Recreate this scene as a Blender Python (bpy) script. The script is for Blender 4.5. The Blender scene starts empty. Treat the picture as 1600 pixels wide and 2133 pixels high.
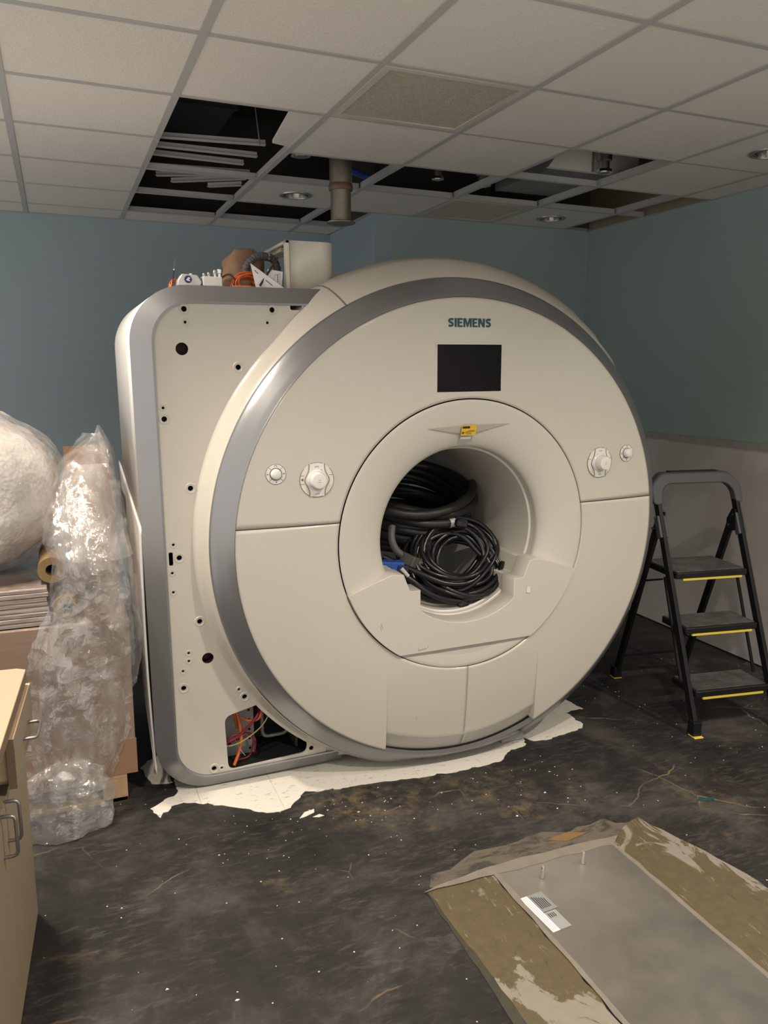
import bpy, bmesh, math, random
from mathutils import Vector, Matrix, noise
random.seed(11)
PI = math.pi
S = bpy.context.scene
COL = S.collection

# ------------------------------------------------------------------ camera
CAM_H = 1.745
cy, cp, cr = -0.392745, -0.181266, 0.0053052
cam = bpy.data.cameras.new('camera'); cam_o = bpy.data.objects.new('camera', cam); COL.objects.link(cam_o)
fw = Vector((-math.sin(cy)*math.cos(cp), math.cos(cy)*math.cos(cp), math.sin(cp)))
r0 = Vector((math.cos(cy), math.sin(cy), 0)); u0 = r0.cross(fw)
rt = r0*math.cos(cr) + u0*math.sin(cr); up = u0*math.cos(cr) - r0*math.sin(cr)
cam_o.matrix_world = Matrix(((rt.x, up.x, -fw.x, 0), (rt.y, up.y, -fw.y, 0), (rt.z, up.z, -fw.z, CAM_H), (0, 0, 0, 1)))
cam.sensor_fit = 'HORIZONTAL'; cam.sensor_width = 36.0; cam.lens = 1630.96/1600*36.0; cam.clip_start = 0.05
S.camera = cam_o

# ------------------------------------------------------------------ world, exposure
W = bpy.data.worlds.new('world'); S.world = W; W.use_nodes = True
W.node_tree.nodes['Background'].inputs[0].default_value = (1.0, 0.955, 0.90, 1)
W.node_tree.nodes['Background'].inputs[1].default_value = 0.78
vs = S.view_settings
vs.view_transform = 'Standard'; vs.look = 'None'; vs.gamma = 1.0; vs.use_curve_mapping = False
vs.exposure = 0.38
CAN_W = 46.0            # watts of one recessed lamp
LIT_CANS = {(-1, 1): 1.0, (-1, -2): 1.0, (2, -2): 1.0, (5, -2): 1.0, }

# ------------------------------------------------------------------ node helpers
def newmat(name):
    m = bpy.data.materials.new(name); m.use_nodes = True
    nt = m.node_tree; b = nt.nodes['Principled BSDF']
    return m, nt, b
def N(nt, t, **kw):
    n = nt.nodes.new(t)
    for k, v in kw.items(): setattr(n, k, v)
    return n
def ramp(nt, src, stops):
    r = N(nt, 'ShaderNodeValToRGB'); cr_ = r.color_ramp
    while len(cr_.elements) > 1: cr_.elements.remove(cr_.elements[0])
    cr_.elements[0].position = stops[0][0]; cr_.elements[0].color = (*stops[0][1], 1)
    for p, c in stops[1:]:
        e = cr_.elements.new(p); e.color = (*c, 1)
    nt.links.new(src, r.inputs[0]); return r.outputs[0]
def coords(nt, scale=(1, 1, 1), kind='Object', rot=(0, 0, 0), world=False):
    if world:
        g = N(nt, 'ShaderNodeNewGeometry'); o = g.outputs['Position']
    else:
        g = N(nt, 'ShaderNodeTexCoord'); o = g.outputs[kind]
    mp = N(nt, 'ShaderNodeMapping'); mp.inputs['Scale'].default_value = scale; mp.inputs['Rotation'].default_value = rot
    nt.links.new(o, mp.inputs[0]); return mp.outputs[0]
def noise_t(nt, vec, scale, detail=4, rough=0.55, dist=0):
    n = N(nt, 'ShaderNodeTexNoise'); n.inputs['Scale'].default_value = scale; n.inputs['Detail'].default_value = detail
    n.inputs['Roughness'].default_value = rough; n.inputs['Distortion'].default_value = dist
    nt.links.new(vec, n.inputs['Vector']); return n.outputs['Fac']
def mixc(nt, fac, a, b):
    m = N(nt, 'ShaderNodeMix', data_type='RGBA')
    if isinstance(fac, (int, float)): m.inputs[0].default_value = fac
    else: nt.links.new(fac, m.inputs[0])
    for i, v in ((6, a), (7, b)):
        if isinstance(v, tuple): m.inputs[i].default_value = (*v, 1)
        else: nt.links.new(v, m.inputs[i])
    return m.outputs[2]
def bump(nt, b, h, strength=0.2, dist=0.01):
    n = N(nt, 'ShaderNodeBump'); n.inputs['Strength'].default_value = strength; n.inputs['Distance'].default_value = dist
    nt.links.new(h, n.inputs['Height']); nt.links.new(n.outputs[0], b.inputs['Normal'])
MATS = {}
def mat(name, col, rough=0.5, metal=0.0, var=0.06, vs_=6.0, bmp=0.0, bs=200.0, coat=0.0, spec=0.5):
    if name in MATS: return MATS[name]
    m, nt, b = newmat(name)
    v = coords(nt, world=True)
    f = noise_t(nt, v, vs_, 4)
    c = mixc(nt, f, tuple(x*(1-var) for x in col), tuple(min(1, x*(1+var)) for x in col))
    nt.links.new(c, b.inputs['Base Color'])
    b.inputs['Roughness'].default_value = rough; b.inputs['Metallic'].default_value = metal
    b.inputs['Specular IOR Level'].default_value = spec
    if coat: b.inputs['Coat Weight'].default_value = coat; b.inputs['Coat Roughness'].default_value = 0.12
    if bmp:
        bump(nt, b, noise_t(nt, v, bs, 3), bmp, 0.002)
    MATS[name] = m; return m

# ------------------------------------------------------------------ mesh helpers
class MB:
    def __init__(s): s.v = []; s.f = []
    def add(s, vs_, fs):
        o = len(s.v); s.v += [tuple(v) for v in vs_]; s.f += [tuple(i+o for i in f) for f in fs]; return s
    def box(s, c, d, R=None):
        x, y, z = d[0]/2, d[1]/2, d[2]/2
        P = [Vector(p) for p in ((-x,-y,-z),(x,-y,-z),(x,y,-z),(-x,y,-z),(-x,-y,z),(x,-y,z),(x,y,z),(-x,y,z))]
        if R is not None: P = [R @ p for p in P]
        c = Vector(c)
        return s.add([p+c for p in P], [(0,3,2,1),(4,5,6,7),(0,1,5,4),(1,2,6,5),(2,3,7,6),(3,0,4,7)])
    def bb(s, a, b):
        return s.box([(a[i]+b[i])/2 for i in range(3)], [abs(b[i]-a[i]) for i in range(3)])
    def tube(s, pts, r, n=8, closed=False, cap=True):
        P = [Vector(p) for p in pts]; k = len(P)
        rs = [r]*k if isinstance(r, (int, float)) else r
        T = []
        for i in range(k):
            a = P[(i-1) % k] if (closed or i > 0) else P[i]; b = P[(i+1) % k] if (closed or i < k-1) else P[i]
            t = (b-a); T.append(t.normalized() if t.length > 1e-9 else Vector((0, 0, 1)))
        t0 = T[0]; u = t0.orthogonal().normalized(); rings = []
        V = []
        for i in range(k):
            if i > 0:
                ax = T[i-1].cross(T[i])
                if ax.length > 1e-9:
                    u = Matrix.Rotation(T[i-1].angle(T[i]), 3, ax.normalized()) @ u
                u = (u - T[i]*u.dot(T[i])).normalized()
            w = T[i].cross(u)
            for j in range(n):
                a = 2*PI*j/n
                V.append(P[i] + (u*math.cos(a)+w*math.sin(a))*rs[i])
        F = []
        for i in range(k if closed else k-1):
            i2 = (i+1) % k
            for j in range(n):
                j2 = (j+1) % n
                F.append((i*n+j, i*n+j2, i2*n+j2, i2*n+j))
        if cap and not closed:
            F.append(tuple(range(n-1, -1, -1))); F.append(tuple((k-1)*n+j for j in range(n)))
        return s.add(V, F)
    def cyl(s, p0, p1, r0, r1=None, n=24):
        return s.tube([p0, p1], [r0, r0 if r1 is None else r1], n)
    def lathe(s, prof, cz=0.0, a0=0.0, a1=2*PI, n=96, zmin=None):
        """prof: (y, R) or function of angle; turned about the Y axis through (0, *, cz); angle from +z towards +x"""
        full = abs(a1-a0-2*PI) < 1e-6; m = n if full else n+1
        V = []; k = None
        for i in range(m):
            a = a0+(a1-a0)*i/n
            pr = prof(a) if callable(prof) else prof
            k = len(pr)
            for y, R in pr:
                z = cz+R*math.cos(a)
                if zmin is not None and z < zmin: z = zmin
                V.append((R*math.sin(a), y, z))
        F = []
        for i in range(n):
            i2 = (i+1) % m
            for j in range(k-1):
                F.append((i*k+j, i*k+j+1, i2*k+j+1, i2*k+j))
        return s.add(V, F)
    def lathe_z(s, prof, c=(0, 0, 0), n=32, cap=True):
        k = len(prof); V = []; F = []
        for i in range(n):
            a = 2*PI*i/n
            for r, z in prof: V.append((c[0]+r*math.cos(a), c[1]+r*math.sin(a), c[2]+z))
        for i in range(n):
            i2 = (i+1) % n
            for j in range(k-1): F.append((i*k+j, i2*k+j, i2*k+j+1, i*k+j+1))
        if cap:
            F.append(tuple(i*k for i in range(n-1, -1, -1))); F.append(tuple(i*k+k-1 for i in range(n)))
        return s.add(V, F)
    def grid(s, fn, nu, nv):
        V = [fn(i/nu, j/nv) for i in range(nu+1) for j in range(nv+1)]
        F = [(i*(nv+1)+j, (i+1)*(nv+1)+j, (i+1)*(nv+1)+j+1, i*(nv+1)+j+1) for i in range(nu) for j in range(nv)]
        return s.add(V, F)
    def prism(s, poly, z0, z1, axis='z'):
        n = len(poly)
        def P(p, h): return (p[0], p[1], h) if axis == 'z' else ((p[0], h, p[1]) if axis == 'y' else (h, p[0], p[1]))
        V = [P(p, z0) for p in poly]+[P(p, z1) for p in poly]
        F = [tuple(range(n-1, -1, -1)), tuple(range(n, 2*n))]+[(i, (i+1) % n, n+(i+1) % n, n+i) for i in range(n)]
        return s.add(V, F)
    def xf(s, M):
        s.v = [tuple(M @ Vector(v)) for v in s.v]; return s
    def mesh(s, name, m, smooth=40):
        me = bpy.data.meshes.new(name); me.from_pydata(s.v, [], s.f); me.update()
        bm = bmesh.new(); bm.from_mesh(me); bmesh.ops.recalc_face_normals(bm, faces=bm.faces); bm.to_mesh(me); bm.free()
        if m: me.materials.append(m)
        if smooth:
            me.shade_smooth(); me.set_sharp_from_angle(angle=math.radians(smooth))
        return me
    def build(s, name, m, parent=None, smooth=40, bevel=0, solid=0, loc=None):
        o = bpy.data.objects.new(name, s.mesh(name, m, smooth)); COL.objects.link(o)
        if parent: o.parent = parent
        if loc is not None: o.location = loc
        if solid:
            d = o.modifiers.new('solid', 'SOLIDIFY'); d.thickness = solid; d.offset = -1
        if bevel:
            d = o.modifiers.new('bevel', 'BEVEL'); d.width = bevel; d.segments = 2; d.limit_method = 'ANGLE'; d.angle_limit = math.radians(40)
        return o
def inst(me, name, parent=None, loc=(0, 0, 0), rot=(0, 0, 0), scale=(1, 1, 1)):
    o = bpy.data.objects.new(name, me); COL.objects.link(o); o.location = loc; o.rotation_euler = rot; o.scale = scale
    if parent: o.parent = parent
    return o
def empty(name, loc=(0, 0, 0), rot=(0, 0, 0)):
    o = bpy.data.objects.new(name, None); COL.objects.link(o); o.location = loc; o.rotation_euler = rot; o.empty_display_size = 0.1
    return o
def tag(o, label, cat, group=None, kind=None):
    o['label'] = label; o['category'] = cat
    if group: o['group'] = group
    if kind: o['kind'] = kind
    return o
def struct(o, label, cat):
    o['kind'] = 'structure'; o['label'] = label; o['category'] = cat; return o
def rrect(x0, x1, z0, z1, r, n=10):
    P = []
    for cx, cz, a in ((x1-r, z1-r, 0), (x0+r, z1-r, 90), (x0+r, z0+r, 180), (x1-r, z0+r, 270)):
        for i in range(n+1):
            t = math.radians(a+90*i/n); P.append((cx+r*math.cos(t), cz+r*math.sin(t)))
    return P
def circ(x, z, r, n=24): return [(x+r*math.cos(2*PI*i/n), z+r*math.sin(2*PI*i/n)) for i in range(n)]
def roundpoly(poly, r, n=5):
    out = []; k = len(poly)
    for i in range(k):
        p = Vector(poly[i]); a = Vector(poly[i-1]); b = Vector(poly[(i+1) % k])
        d1 = (a-p).normalized(); d2 = (b-p).normalized()
        rr = min(r, (a-p).length*0.45, (b-p).length*0.45)
        p1 = p+d1*rr; p2 = p+d2*rr
        for j in range(n+1):
            t = j/n; q = p1*(1-t)**2+p*2*t*(1-t)+p2*t*t; out.append((q.x, q.y))
    return out
def flat(name, loops, thick, m, axis='xz', off=0.0, parent=None, smooth=30, bevel=0.0, loc=None):
    """filled plate from closed 2D loops (holes allowed), from a temporary 2D curve"""
    cu = bpy.data.curves.new('tmp', 'CURVE'); cu.dimensions = '2D'; cu.fill_mode = 'BOTH'; cu.extrude = thick/2
    cu.bevel_depth = bevel; cu.bevel_resolution = 1
    for L in loops:
        sp = cu.splines.new('POLY'); sp.points.add(len(L)-1); sp.use_cyclic_u = True
        for p, q in zip(sp.points, L): p.co = (q[0], q[1], 0, 1)
    o = bpy.data.objects.new('tmp', cu); COL.objects.link(o)
    dg = bpy.context.evaluated_depsgraph_get(); dg.update()
    me = bpy.data.meshes.new_from_object(o.evaluated_get(dg))
    bpy.data.objects.remove(o); bpy.data.curves.remove(cu)
    for v in me.vertices:
        x, y, z = v.co
        v.co = (x, off-z, y) if axis == 'xz' else ((x, y, off+z) if axis == 'xy' else (off+z, x, y))
    bm = bmesh.new(); bm.from_mesh(me); bmesh.ops.remove_doubles(bm, verts=bm.verts, dist=1e-6); bmesh.ops.recalc_face_normals(bm, faces=bm.faces); bm.to_mesh(me); bm.free()
    me.name = name; me.materials.clear(); me.materials.append(m)
    if smooth: me.shade_smooth(); me.set_sharp_from_angle(angle=math.radians(smooth))
    o = bpy.data.objects.new(name, me); COL.objects.link(o)
    if parent: o.parent = parent
    if loc is not None: o.location = loc
    return o
def text_mesh(name, body, size, m, parent, loc, width=None, offset=0.0, depth=0.0008, rot=(PI/2, 0, 0)):
    cu = bpy.data.curves.new('tmp', 'FONT'); cu.body = body; cu.size = size; cu.align_x = 'CENTER'; cu.align_y = 'CENTER'
    cu.offset = offset; cu.extrude = depth
    o = bpy.data.objects.new('tmp', cu); COL.objects.link(o)
    dg = bpy.context.evaluated_depsgraph_get(); dg.update()
    me = bpy.data.meshes.new_from_object(o.evaluated_get(dg)); bpy.data.objects.remove(o); bpy.data.curves.remove(cu)
    if width:
        xs = [v.co.x for v in me.vertices]; k = width/(max(xs)-min(xs)); c = (max(xs)+min(xs))/2
        for v in me.vertices: v.co.x = (v.co.x-c)*k
    me.materials.clear(); me.materials.append(m); me.name = name
    return inst(me, name, parent, loc, rot)

def sp(P, n=10):
    # Catmull-Rom through points
    P = [Vector(p) for p in P]; Q = [P[0]*2-P[1]]+P+[P[-1]*2-P[-2]]; out = []
    for i in range(1, len(Q)-2):
        for j in range(n):
            t = j/n; a, b, c, d = Q[i-1], Q[i], Q[i+1], Q[i+2]
            out.append(0.5*((2*b)+(-a+c)*t+(2*a-5*b+4*c-d)*t*t+(-a+3*b-3*c+d)*t**3))
    out.append(P[-1]); return out

# ------------------------------------------------------------------ materials
CREAM = mat('scanner_cream_plastic', (0.545, 0.512, 0.445), 0.30, 0, 0.015, 2, coat=0.25)
CREAM_IN = mat('bore_cream_plastic', (0.55, 0.52, 0.46), 0.38, 0, 0.015, 2)
WHITEP = mat('white_side_plastic', (0.66, 0.645, 0.62), 0.35, 0, 0.02, 2)
SILVER = mat('silver_paint', (0.30, 0.302, 0.312), 0.33, 0.72, 0.03, 2)
DARK = mat('dark_void_shade', (0.012, 0.012, 0.012), 0.7)  # near-black stands in for shade in gaps, holes and the service opening
BLACKP = mat('black_plastic', (0.012, 0.012, 0.013), 0.35)
GLASSB = mat('black_screen_glass', (0.006, 0.005, 0.005), 0.22, 0, 0.05, 3, spec=0.12)
KNOB = mat('knob_plastic', (0.72, 0.70, 0.66), 0.25, 0, 0.01, 5, coat=0.3)
LINE = mat('dark_line', (0.13, 0.12, 0.10), 0.6)
TEAL = mat('logo_teal', (0.005, 0.055, 0.075), 0.4)
YELLOW = mat('yellow_print', (0.72, 0.46, 0.03), 0.5)
INK = mat('black_ink', (0.01, 0.01, 0.01), 0.6)
PAPER = mat('white_paper', (0.72, 0.70, 0.68), 0.6, 0, 0.05, 30)
STEEL = mat('brushed_steel', (0.45, 0.44, 0.42), 0.35, 1.0, 0.1, 20)
CHROME = mat('chrome', (0.75, 0.73, 0.70), 0.15, 1.0)
GREYM = mat('grey_metal', (0.22, 0.22, 0.22), 0.45, 0.6)
ORANGE = mat('orange_cable', (0.58, 0.13, 0.03), 0.45)
RED = mat('red_cable', (0.20, 0.012, 0.03), 0.4)
GREENY = mat('yellow_green_wire', (0.36, 0.36, 0.08), 0.5)
BLUE = mat('blue_tape', (0.015, 0.07, 0.33), 0.4)
CABLE = mat('black_cable_jacket', (0.008, 0.008, 0.009), 0.24, 0, 0.2, 10, spec=0.4)
PIPEM = mat('stained_steel_pipe', (0.30, 0.26, 0.22), 0.42, 0.85, 0.35, 14)
TEE = mat('grey_white_tee_enamel', (0.46, 0.45, 0.435), 0.45, 0, 0.04, 6)
GALV = mat('galvanised_sheet', (0.30, 0.29, 0.27), 0.55, 0.5, 0.2, 8)
LADDER = mat('black_ladder_steel', (0.009, 0.009, 0.0095), 0.4, 0, 0.2, 20, spec=0.3)
LADGREY = mat('dark_grey_ladder_plastic', (0.065, 0.065, 0.072), 0.55, 0, 0.15, 30)
LADYEL = mat('ladder_yellow', (0.70, 0.55, 0.06), 0.5)
LAMINATE = mat('beige_laminate', (0.30, 0.235, 0.155), 0.45, 0, 0.04, 8)
TOPLAM = mat('cream_counter_laminate', (0.40, 0.325, 0.225), 0.4, 0, 0.03, 8)
EDGEW = mat('raw_board_edge', (0.62, 0.45, 0.28), 0.7, 0, 0.15, 60)
BROWNBAG = mat('brown_paper_bag', (0.24, 0.145, 0.085), 0.8, 0, 0.3, 25, bmp=0.6, bs=60)

def m_wall():
    m, nt, b = newmat('painted_wall_blue_grey'); v = coords(nt, world=True)
    f = noise_t(nt, v, 1.2, 3)
    nt.links.new(mixc(nt, f, (0.31, 0.385, 0.425), (0.33, 0.405, 0.445)), b.inputs['Base Color'])
    b.inputs['Roughness'].default_value = 0.6; bump(nt, b, noise_t(nt, v, 160, 3), 0.12, 0.002); return m
def m_wall_teal():
    m, nt, b = newmat('painted_wall_teal'); v = coords(nt, world=True)
    f = noise_t(nt, v, 1.2, 3)
    nt.links.new(mixc(nt, f, (0.30, 0.375, 0.355), (0.32, 0.395, 0.375)), b.inputs['Base Color'])
    b.inputs['Roughness'].default_value = 0.6; bump(nt, b, noise_t(nt, v, 160, 3), 0.12, 0.002); return m
WALL = m_wall(); WALLT = m_wall_teal()
def m_dry():
    m, nt, b = newmat('bare_grey_drywall'); v = coords(nt, world=True)
    f = noise_t(nt, v, 3, 5); c = mixc(nt, f, (0.48, 0.445, 0.42), (0.54, 0.50, 0.47))
    g = noise_t(nt, v, 1.1, 3, 0.5, 1.0)
    c2 = mixc(nt, ramp(nt, g, [(0.52, (0, 0, 0)), (0.6, (1, 1, 1))]), c, (0.58, 0.545, 0.52))
    nt.links.new(c2, b.inputs['Base Color']); b.inputs['Roughness'].default_value = 0.85; bump(nt, b, noise_t(nt, v, 60, 3), 0.1, 0.003); return m
DRYW = m_dry()
TANW = mat('unpainted_tan_wall', (0.36, 0.30, 0.21), 0.85, 0, 0.15, 4)
def m_tile():
    m, nt, b = newmat('textured_ceiling_tile'); v = coords(nt, world=True)
    f = noise_t(nt, v, 2.0, 4); nt.links.new(mixc(nt, f, (0.72, 0.68, 0.635), (0.78, 0.74, 0.69)), b.inputs['Base Color'])
    b.inputs['Roughness'].default_value = 0.9; bump(nt, b, noise_t(nt, v, 95, 4, 0.7), 0.8, 0.005); return m
TILE = m_tile()
def m_floor():
    m, nt, b = newmat('black_adhesive_concrete'); v = coords(nt, world=True)
    n1 = noise_t(nt, v, 2.4, 9, 0.68, 0.4)
    base = ramp(nt, n1, [(0.30, (0.008, 0.0075, 0.0073)), (0.50, (0.021, 0.0195, 0.019)), (0.68, (0.062, 0.056, 0.052))])
    v2 = coords(nt, (2.2, 8, 1), world=True, rot=(0, 0, -0.35))
    n2 = noise_t(nt, v2, 5.0, 10, 0.78, 0.6)
    sm = N(nt, 'ShaderNodeMath', operation='MULTIPLY'); nt.links.new(ramp(nt, n2, [(0.50, (0, 0, 0)), (0.75, (0.9, 0.9, 0.9))]), sm.inputs[0]); nt.links.new(ramp(nt, noise_t(nt, v, 3.3, 5, 0.6), [(0.40, (0.1, 0.1, 0.1)), (0.62, (1, 1, 1))]), sm.inputs[1])
    base = mixc(nt, sm.outputs[0], base, (0.10, 0.092, 0.085))
    n2c = noise_t(nt, coords(nt, (2.2, 20, 1), world=True, rot=(0, 0, 0.5)), 5, 9, 0.75, 0.2)
    base = mixc(nt, ramp(nt, n2c, [(0.62, (0, 0, 0)), (0.78, (0.8, 0.8, 0.8))]), base, (0.19, 0.155, 0.10))
    # tan glue residue: blotches and thin curved veins
    n3 = noise_t(nt, v, 1.15, 9, 0.68, 0.8)
    n3b = noise_t(nt, v, 14, 6, 0.7)
    t1 = N(nt, 'ShaderNodeMath', operation='MULTIPLY'); nt.links.new(ramp(nt, n3, [(0.54, (0, 0, 0)), (0.68, (1, 1, 1))]), t1.inputs[0]); nt.links.new(ramp(nt, n3b, [(0.45, (0, 0, 0)), (0.65, (1, 1, 1))]), t1.inputs[1])
    base = mixc(nt, t1.outputs[0], base, (0.135, 0.10, 0.058))
    vd = N(nt, 'ShaderNodeMix', data_type='VECTOR'); vd.inputs[0].default_value = 0.16
    nn = N(nt, 'ShaderNodeTexNoise'); nn.inputs['Scale'].default_value = 2.2; nn.inputs['Detail'].default_value = 5; nt.links.new(v, nn.inputs['Vector'])
    nt.links.new(v, vd.inputs[4]); nt.links.new(nn.outputs['Color'], vd.inputs[5])
    vo = N(nt, 'ShaderNodeTexVoronoi', feature='DISTANCE_TO_EDGE'); vo.inputs['Scale'].default_value = 2.4; nt.links.new(vd.outputs[1], vo.inputs['Vector'])
    vein = ramp(nt, vo.outputs['Distance'], [(0.0, (1, 1, 1)), (0.006, (0, 0, 0))])
    gate = ramp(nt, noise_t(nt, v, 2.3, 3), [(0.55, (0, 0, 0)), (0.66, (0.8, 0.8, 0.8))])
    t2 = N(nt, 'ShaderNodeMath', operation='MULTIPLY'); nt.links.new(vein, t2.inputs[0]); nt.links.new(gate, t2.inputs[1])
    base = mixc(nt, t2.outputs[0], base, (0.26, 0.19, 0.10))
    # white specks
    vp = N(nt, 'ShaderNodeTexVoronoi'); vp.inputs['Scale'].default_value = 22; vp.inputs['Randomness'].default_value = 1; nt.links.new(v, vp.inputs['Vector'])
    sp = ramp(nt, vp.outputs['Distance'], [(0.05, (1, 1, 1)), (0.07, (0, 0, 0))])
    sx = N(nt, 'ShaderNodeSeparateColor'); nt.links.new(vp.outputs['Color'], sx.inputs[0])
    t3 = N(nt, 'ShaderNodeMath', operation='MULTIPLY'); nt.links.new(sp, t3.inputs[0]); nt.links.new(ramp(nt, sx.outputs[0], [(0.80, (0, 0, 0)), (0.82, (1, 1, 1))]), t3.inputs[1])
    base = mixc(nt, t3.outputs[0], base, (0.55, 0.53, 0.5))
    nt.links.new(base, b.inputs['Base Color'])
    nt.links.new(ramp(nt, n2, [(0.3, (0.45,)*3), (0.7, (0.65,)*3)]), b.inputs['Roughness']); b.inputs['Specular IOR Level'].default_value = 0.28
    bump(nt, b, n2, 0.25, 0.004); return m
FLOOR = m_floor()
def m_screed():
    m, nt, b = newmat('scraped_screed_with_brown_glue'); v = coords(nt, world=True)
    v2 = coords(nt, (1.6, 0.9, 1), world=True, rot=(0, 0, 0.2))
    n1 = noise_t(nt, v2, 3.2, 8, 0.62, 0.8)
    n2 = noise_t(nt, v, 26, 6, 0.7)
    brown = mixc(nt, n2, (0.050, 0.038, 0.018), (0.115, 0.084, 0.040)); grey = mixc(nt, n2, (0.17, 0.148, 0.12), (0.235, 0.205, 0.17))
    n4 = noise_t(nt, coords(nt, (9, 2.2, 1), world=True, rot=(0, 0, 0.25)), 4.5, 9, 0.72, 0.5)
    brown = mixc(nt, ramp(nt, n4, [(0.28, (1, 1, 1)), (0.42, (0, 0, 0))]), brown, (0.030, 0.026, 0.018))
    brown = mixc(nt, ramp(nt, n4, [(0.60, (0, 0, 0)), (0.66, (0.85, 0.85, 0.85))]), brown, grey)
    nt.links.new(mixc(nt, ramp(nt, n1, [(0.55, (0, 0, 0)), (0.575, (1, 1, 1))]), brown, grey), b.inputs['Base Color'])
    b.inputs['Roughness'].default_value = 0.7; bump(nt, b, n1, 0.5, 0.01); return m
SCREED = m_screed()
def m_mortar():
    m, nt, b = newmat('smeared_levelling_mortar'); v = coords(nt, world=True)
    n1 = noise_t(nt, coords(nt, (2, 5, 1), world=True, rot=(0, 0, -0.2)), 4, 9, 0.72, 0.6); n2 = noise_t(nt, v, 30, 5, 0.7)
    c = mixc(nt, n2, (0.075, 0.064, 0.050), (0.13, 0.112, 0.088))
    nt.links.new(mixc(nt, ramp(nt, n1, [(0.40, (1, 1, 1)), (0.52, (0, 0, 0))]), c, (0.040, 0.036, 0.032)), b.inputs['Base Color'])
    b.inputs['Roughness'].default_value = 0.75; b.inputs['Specular IOR Level'].default_value = 0.3; bump(nt, b, n1, 0.5, 0.008); return m
MORTAR = m_mortar()
def m_plate():
    m, nt, b = newmat('dull_aluminium_plate'); v = coords(nt, world=True)
    n1 = noise_t(nt, v, 2.2, 6, 0.6, 0.4)
    nt.links.new(ramp(nt, n1, [(0.3, (0.25, 0.23, 0.205)), (0.7, (0.37, 0.345, 0.315))]), b.inputs['Base Color'])
    nt.links.new(ramp(nt, noise_t(nt, v, 5, 5), [(0.3, (0.24,)*3), (0.7, (0.42,)*3)]), b.inputs['Roughness'])
    b.inputs['Metallic'].default_value = 0.75; return m
PLATE = m_plate()
def m_vinyl():
    m, nt, b = newmat('white_vinyl_tile'); v = coords(nt, (1, 3.5, 1), world=True, rot=(0, 0, 0.3))
    n = noise_t(nt, v, 26, 3, 0.5)
    nt.links.new(mixc(nt, ramp(nt, n, [(0.63, (0, 0, 0)), (0.67, (1, 1, 1))]), (0.66, 0.63, 0.56), (0.40, 0.37, 0.32)), b.inputs['Base Color'])
    b.inputs['Roughness'].default_value = 0.55; return m
VINYL = m_vinyl()
def m_card():
    m, nt, b = newmat('brown_cardboard'); v = coords(nt, world=True)
    n = noise_t(nt, v, 5, 5); nt.links.new(mixc(nt, n, (0.235, 0.135, 0.075), (0.30, 0.18, 0.105)), b.inputs['Base Color'])
    b.inputs['Roughness'].default_value = 0.75; return m
CARD = m_card()
def m_cardwrap():
    m, nt, b = newmat('cardboard_under_stretch_film'); v = coords(nt, (0.5, 0.5, 9), world=True, rot=(0, 0.05, 0))
    v0 = coords(nt, world=True)
    n = noise_t(nt, v0, 4, 5); nt.links.new(mixc(nt, n, (0.225, 0.150, 0.105), (0.285, 0.20, 0.15)), b.inputs['Base Color'])
    b.inputs['Roughness'].default_value = 0.5; b.inputs['Coat Weight'].default_value = 0.8; b.inputs['Coat Roughness'].default_value = 0.12
    bm_ = N(nt, 'ShaderNodeBump'); bm_.inputs['Strength'].default_value = 0.5; bm_.inputs['Distance'].default_value = 0.02
    nt.links.new(noise_t(nt, v, 5, 5, 0.65), bm_.inputs['Height']); nt.links.new(bm_.outputs[0], b.inputs['Coat Normal']); return m
CARDW = m_cardwrap()
def m_boardwrap():
    m, nt, b = newmat('boards_under_shiny_film'); v = coords(nt, (1.5, 1.5, 60), world=True)
    n = noise_t(nt, v, 3, 5, 0.6); nt.links.new(ramp(nt, n, [(0.35, (0.16, 0.11, 0.085)), (0.65, (0.50, 0.44, 0.41))]), b.inputs['Base Color'])  # pale and dark stripes paint the sheen of the film into the colour
    b.inputs['Roughness'].default_value = 0.3; b.inputs['Coat Weight'].default_value = 1.0; b.inputs['Coat Roughness'].default_value = 0.06
    bump(nt, b, n, 0.6, 0.01); return m
BOARDW = m_boardwrap()
WOOD = mat('pallet_pine', (0.42, 0.285, 0.15), 0.8, 0, 0.3, 18, bmp=0.3, bs=80)
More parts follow.
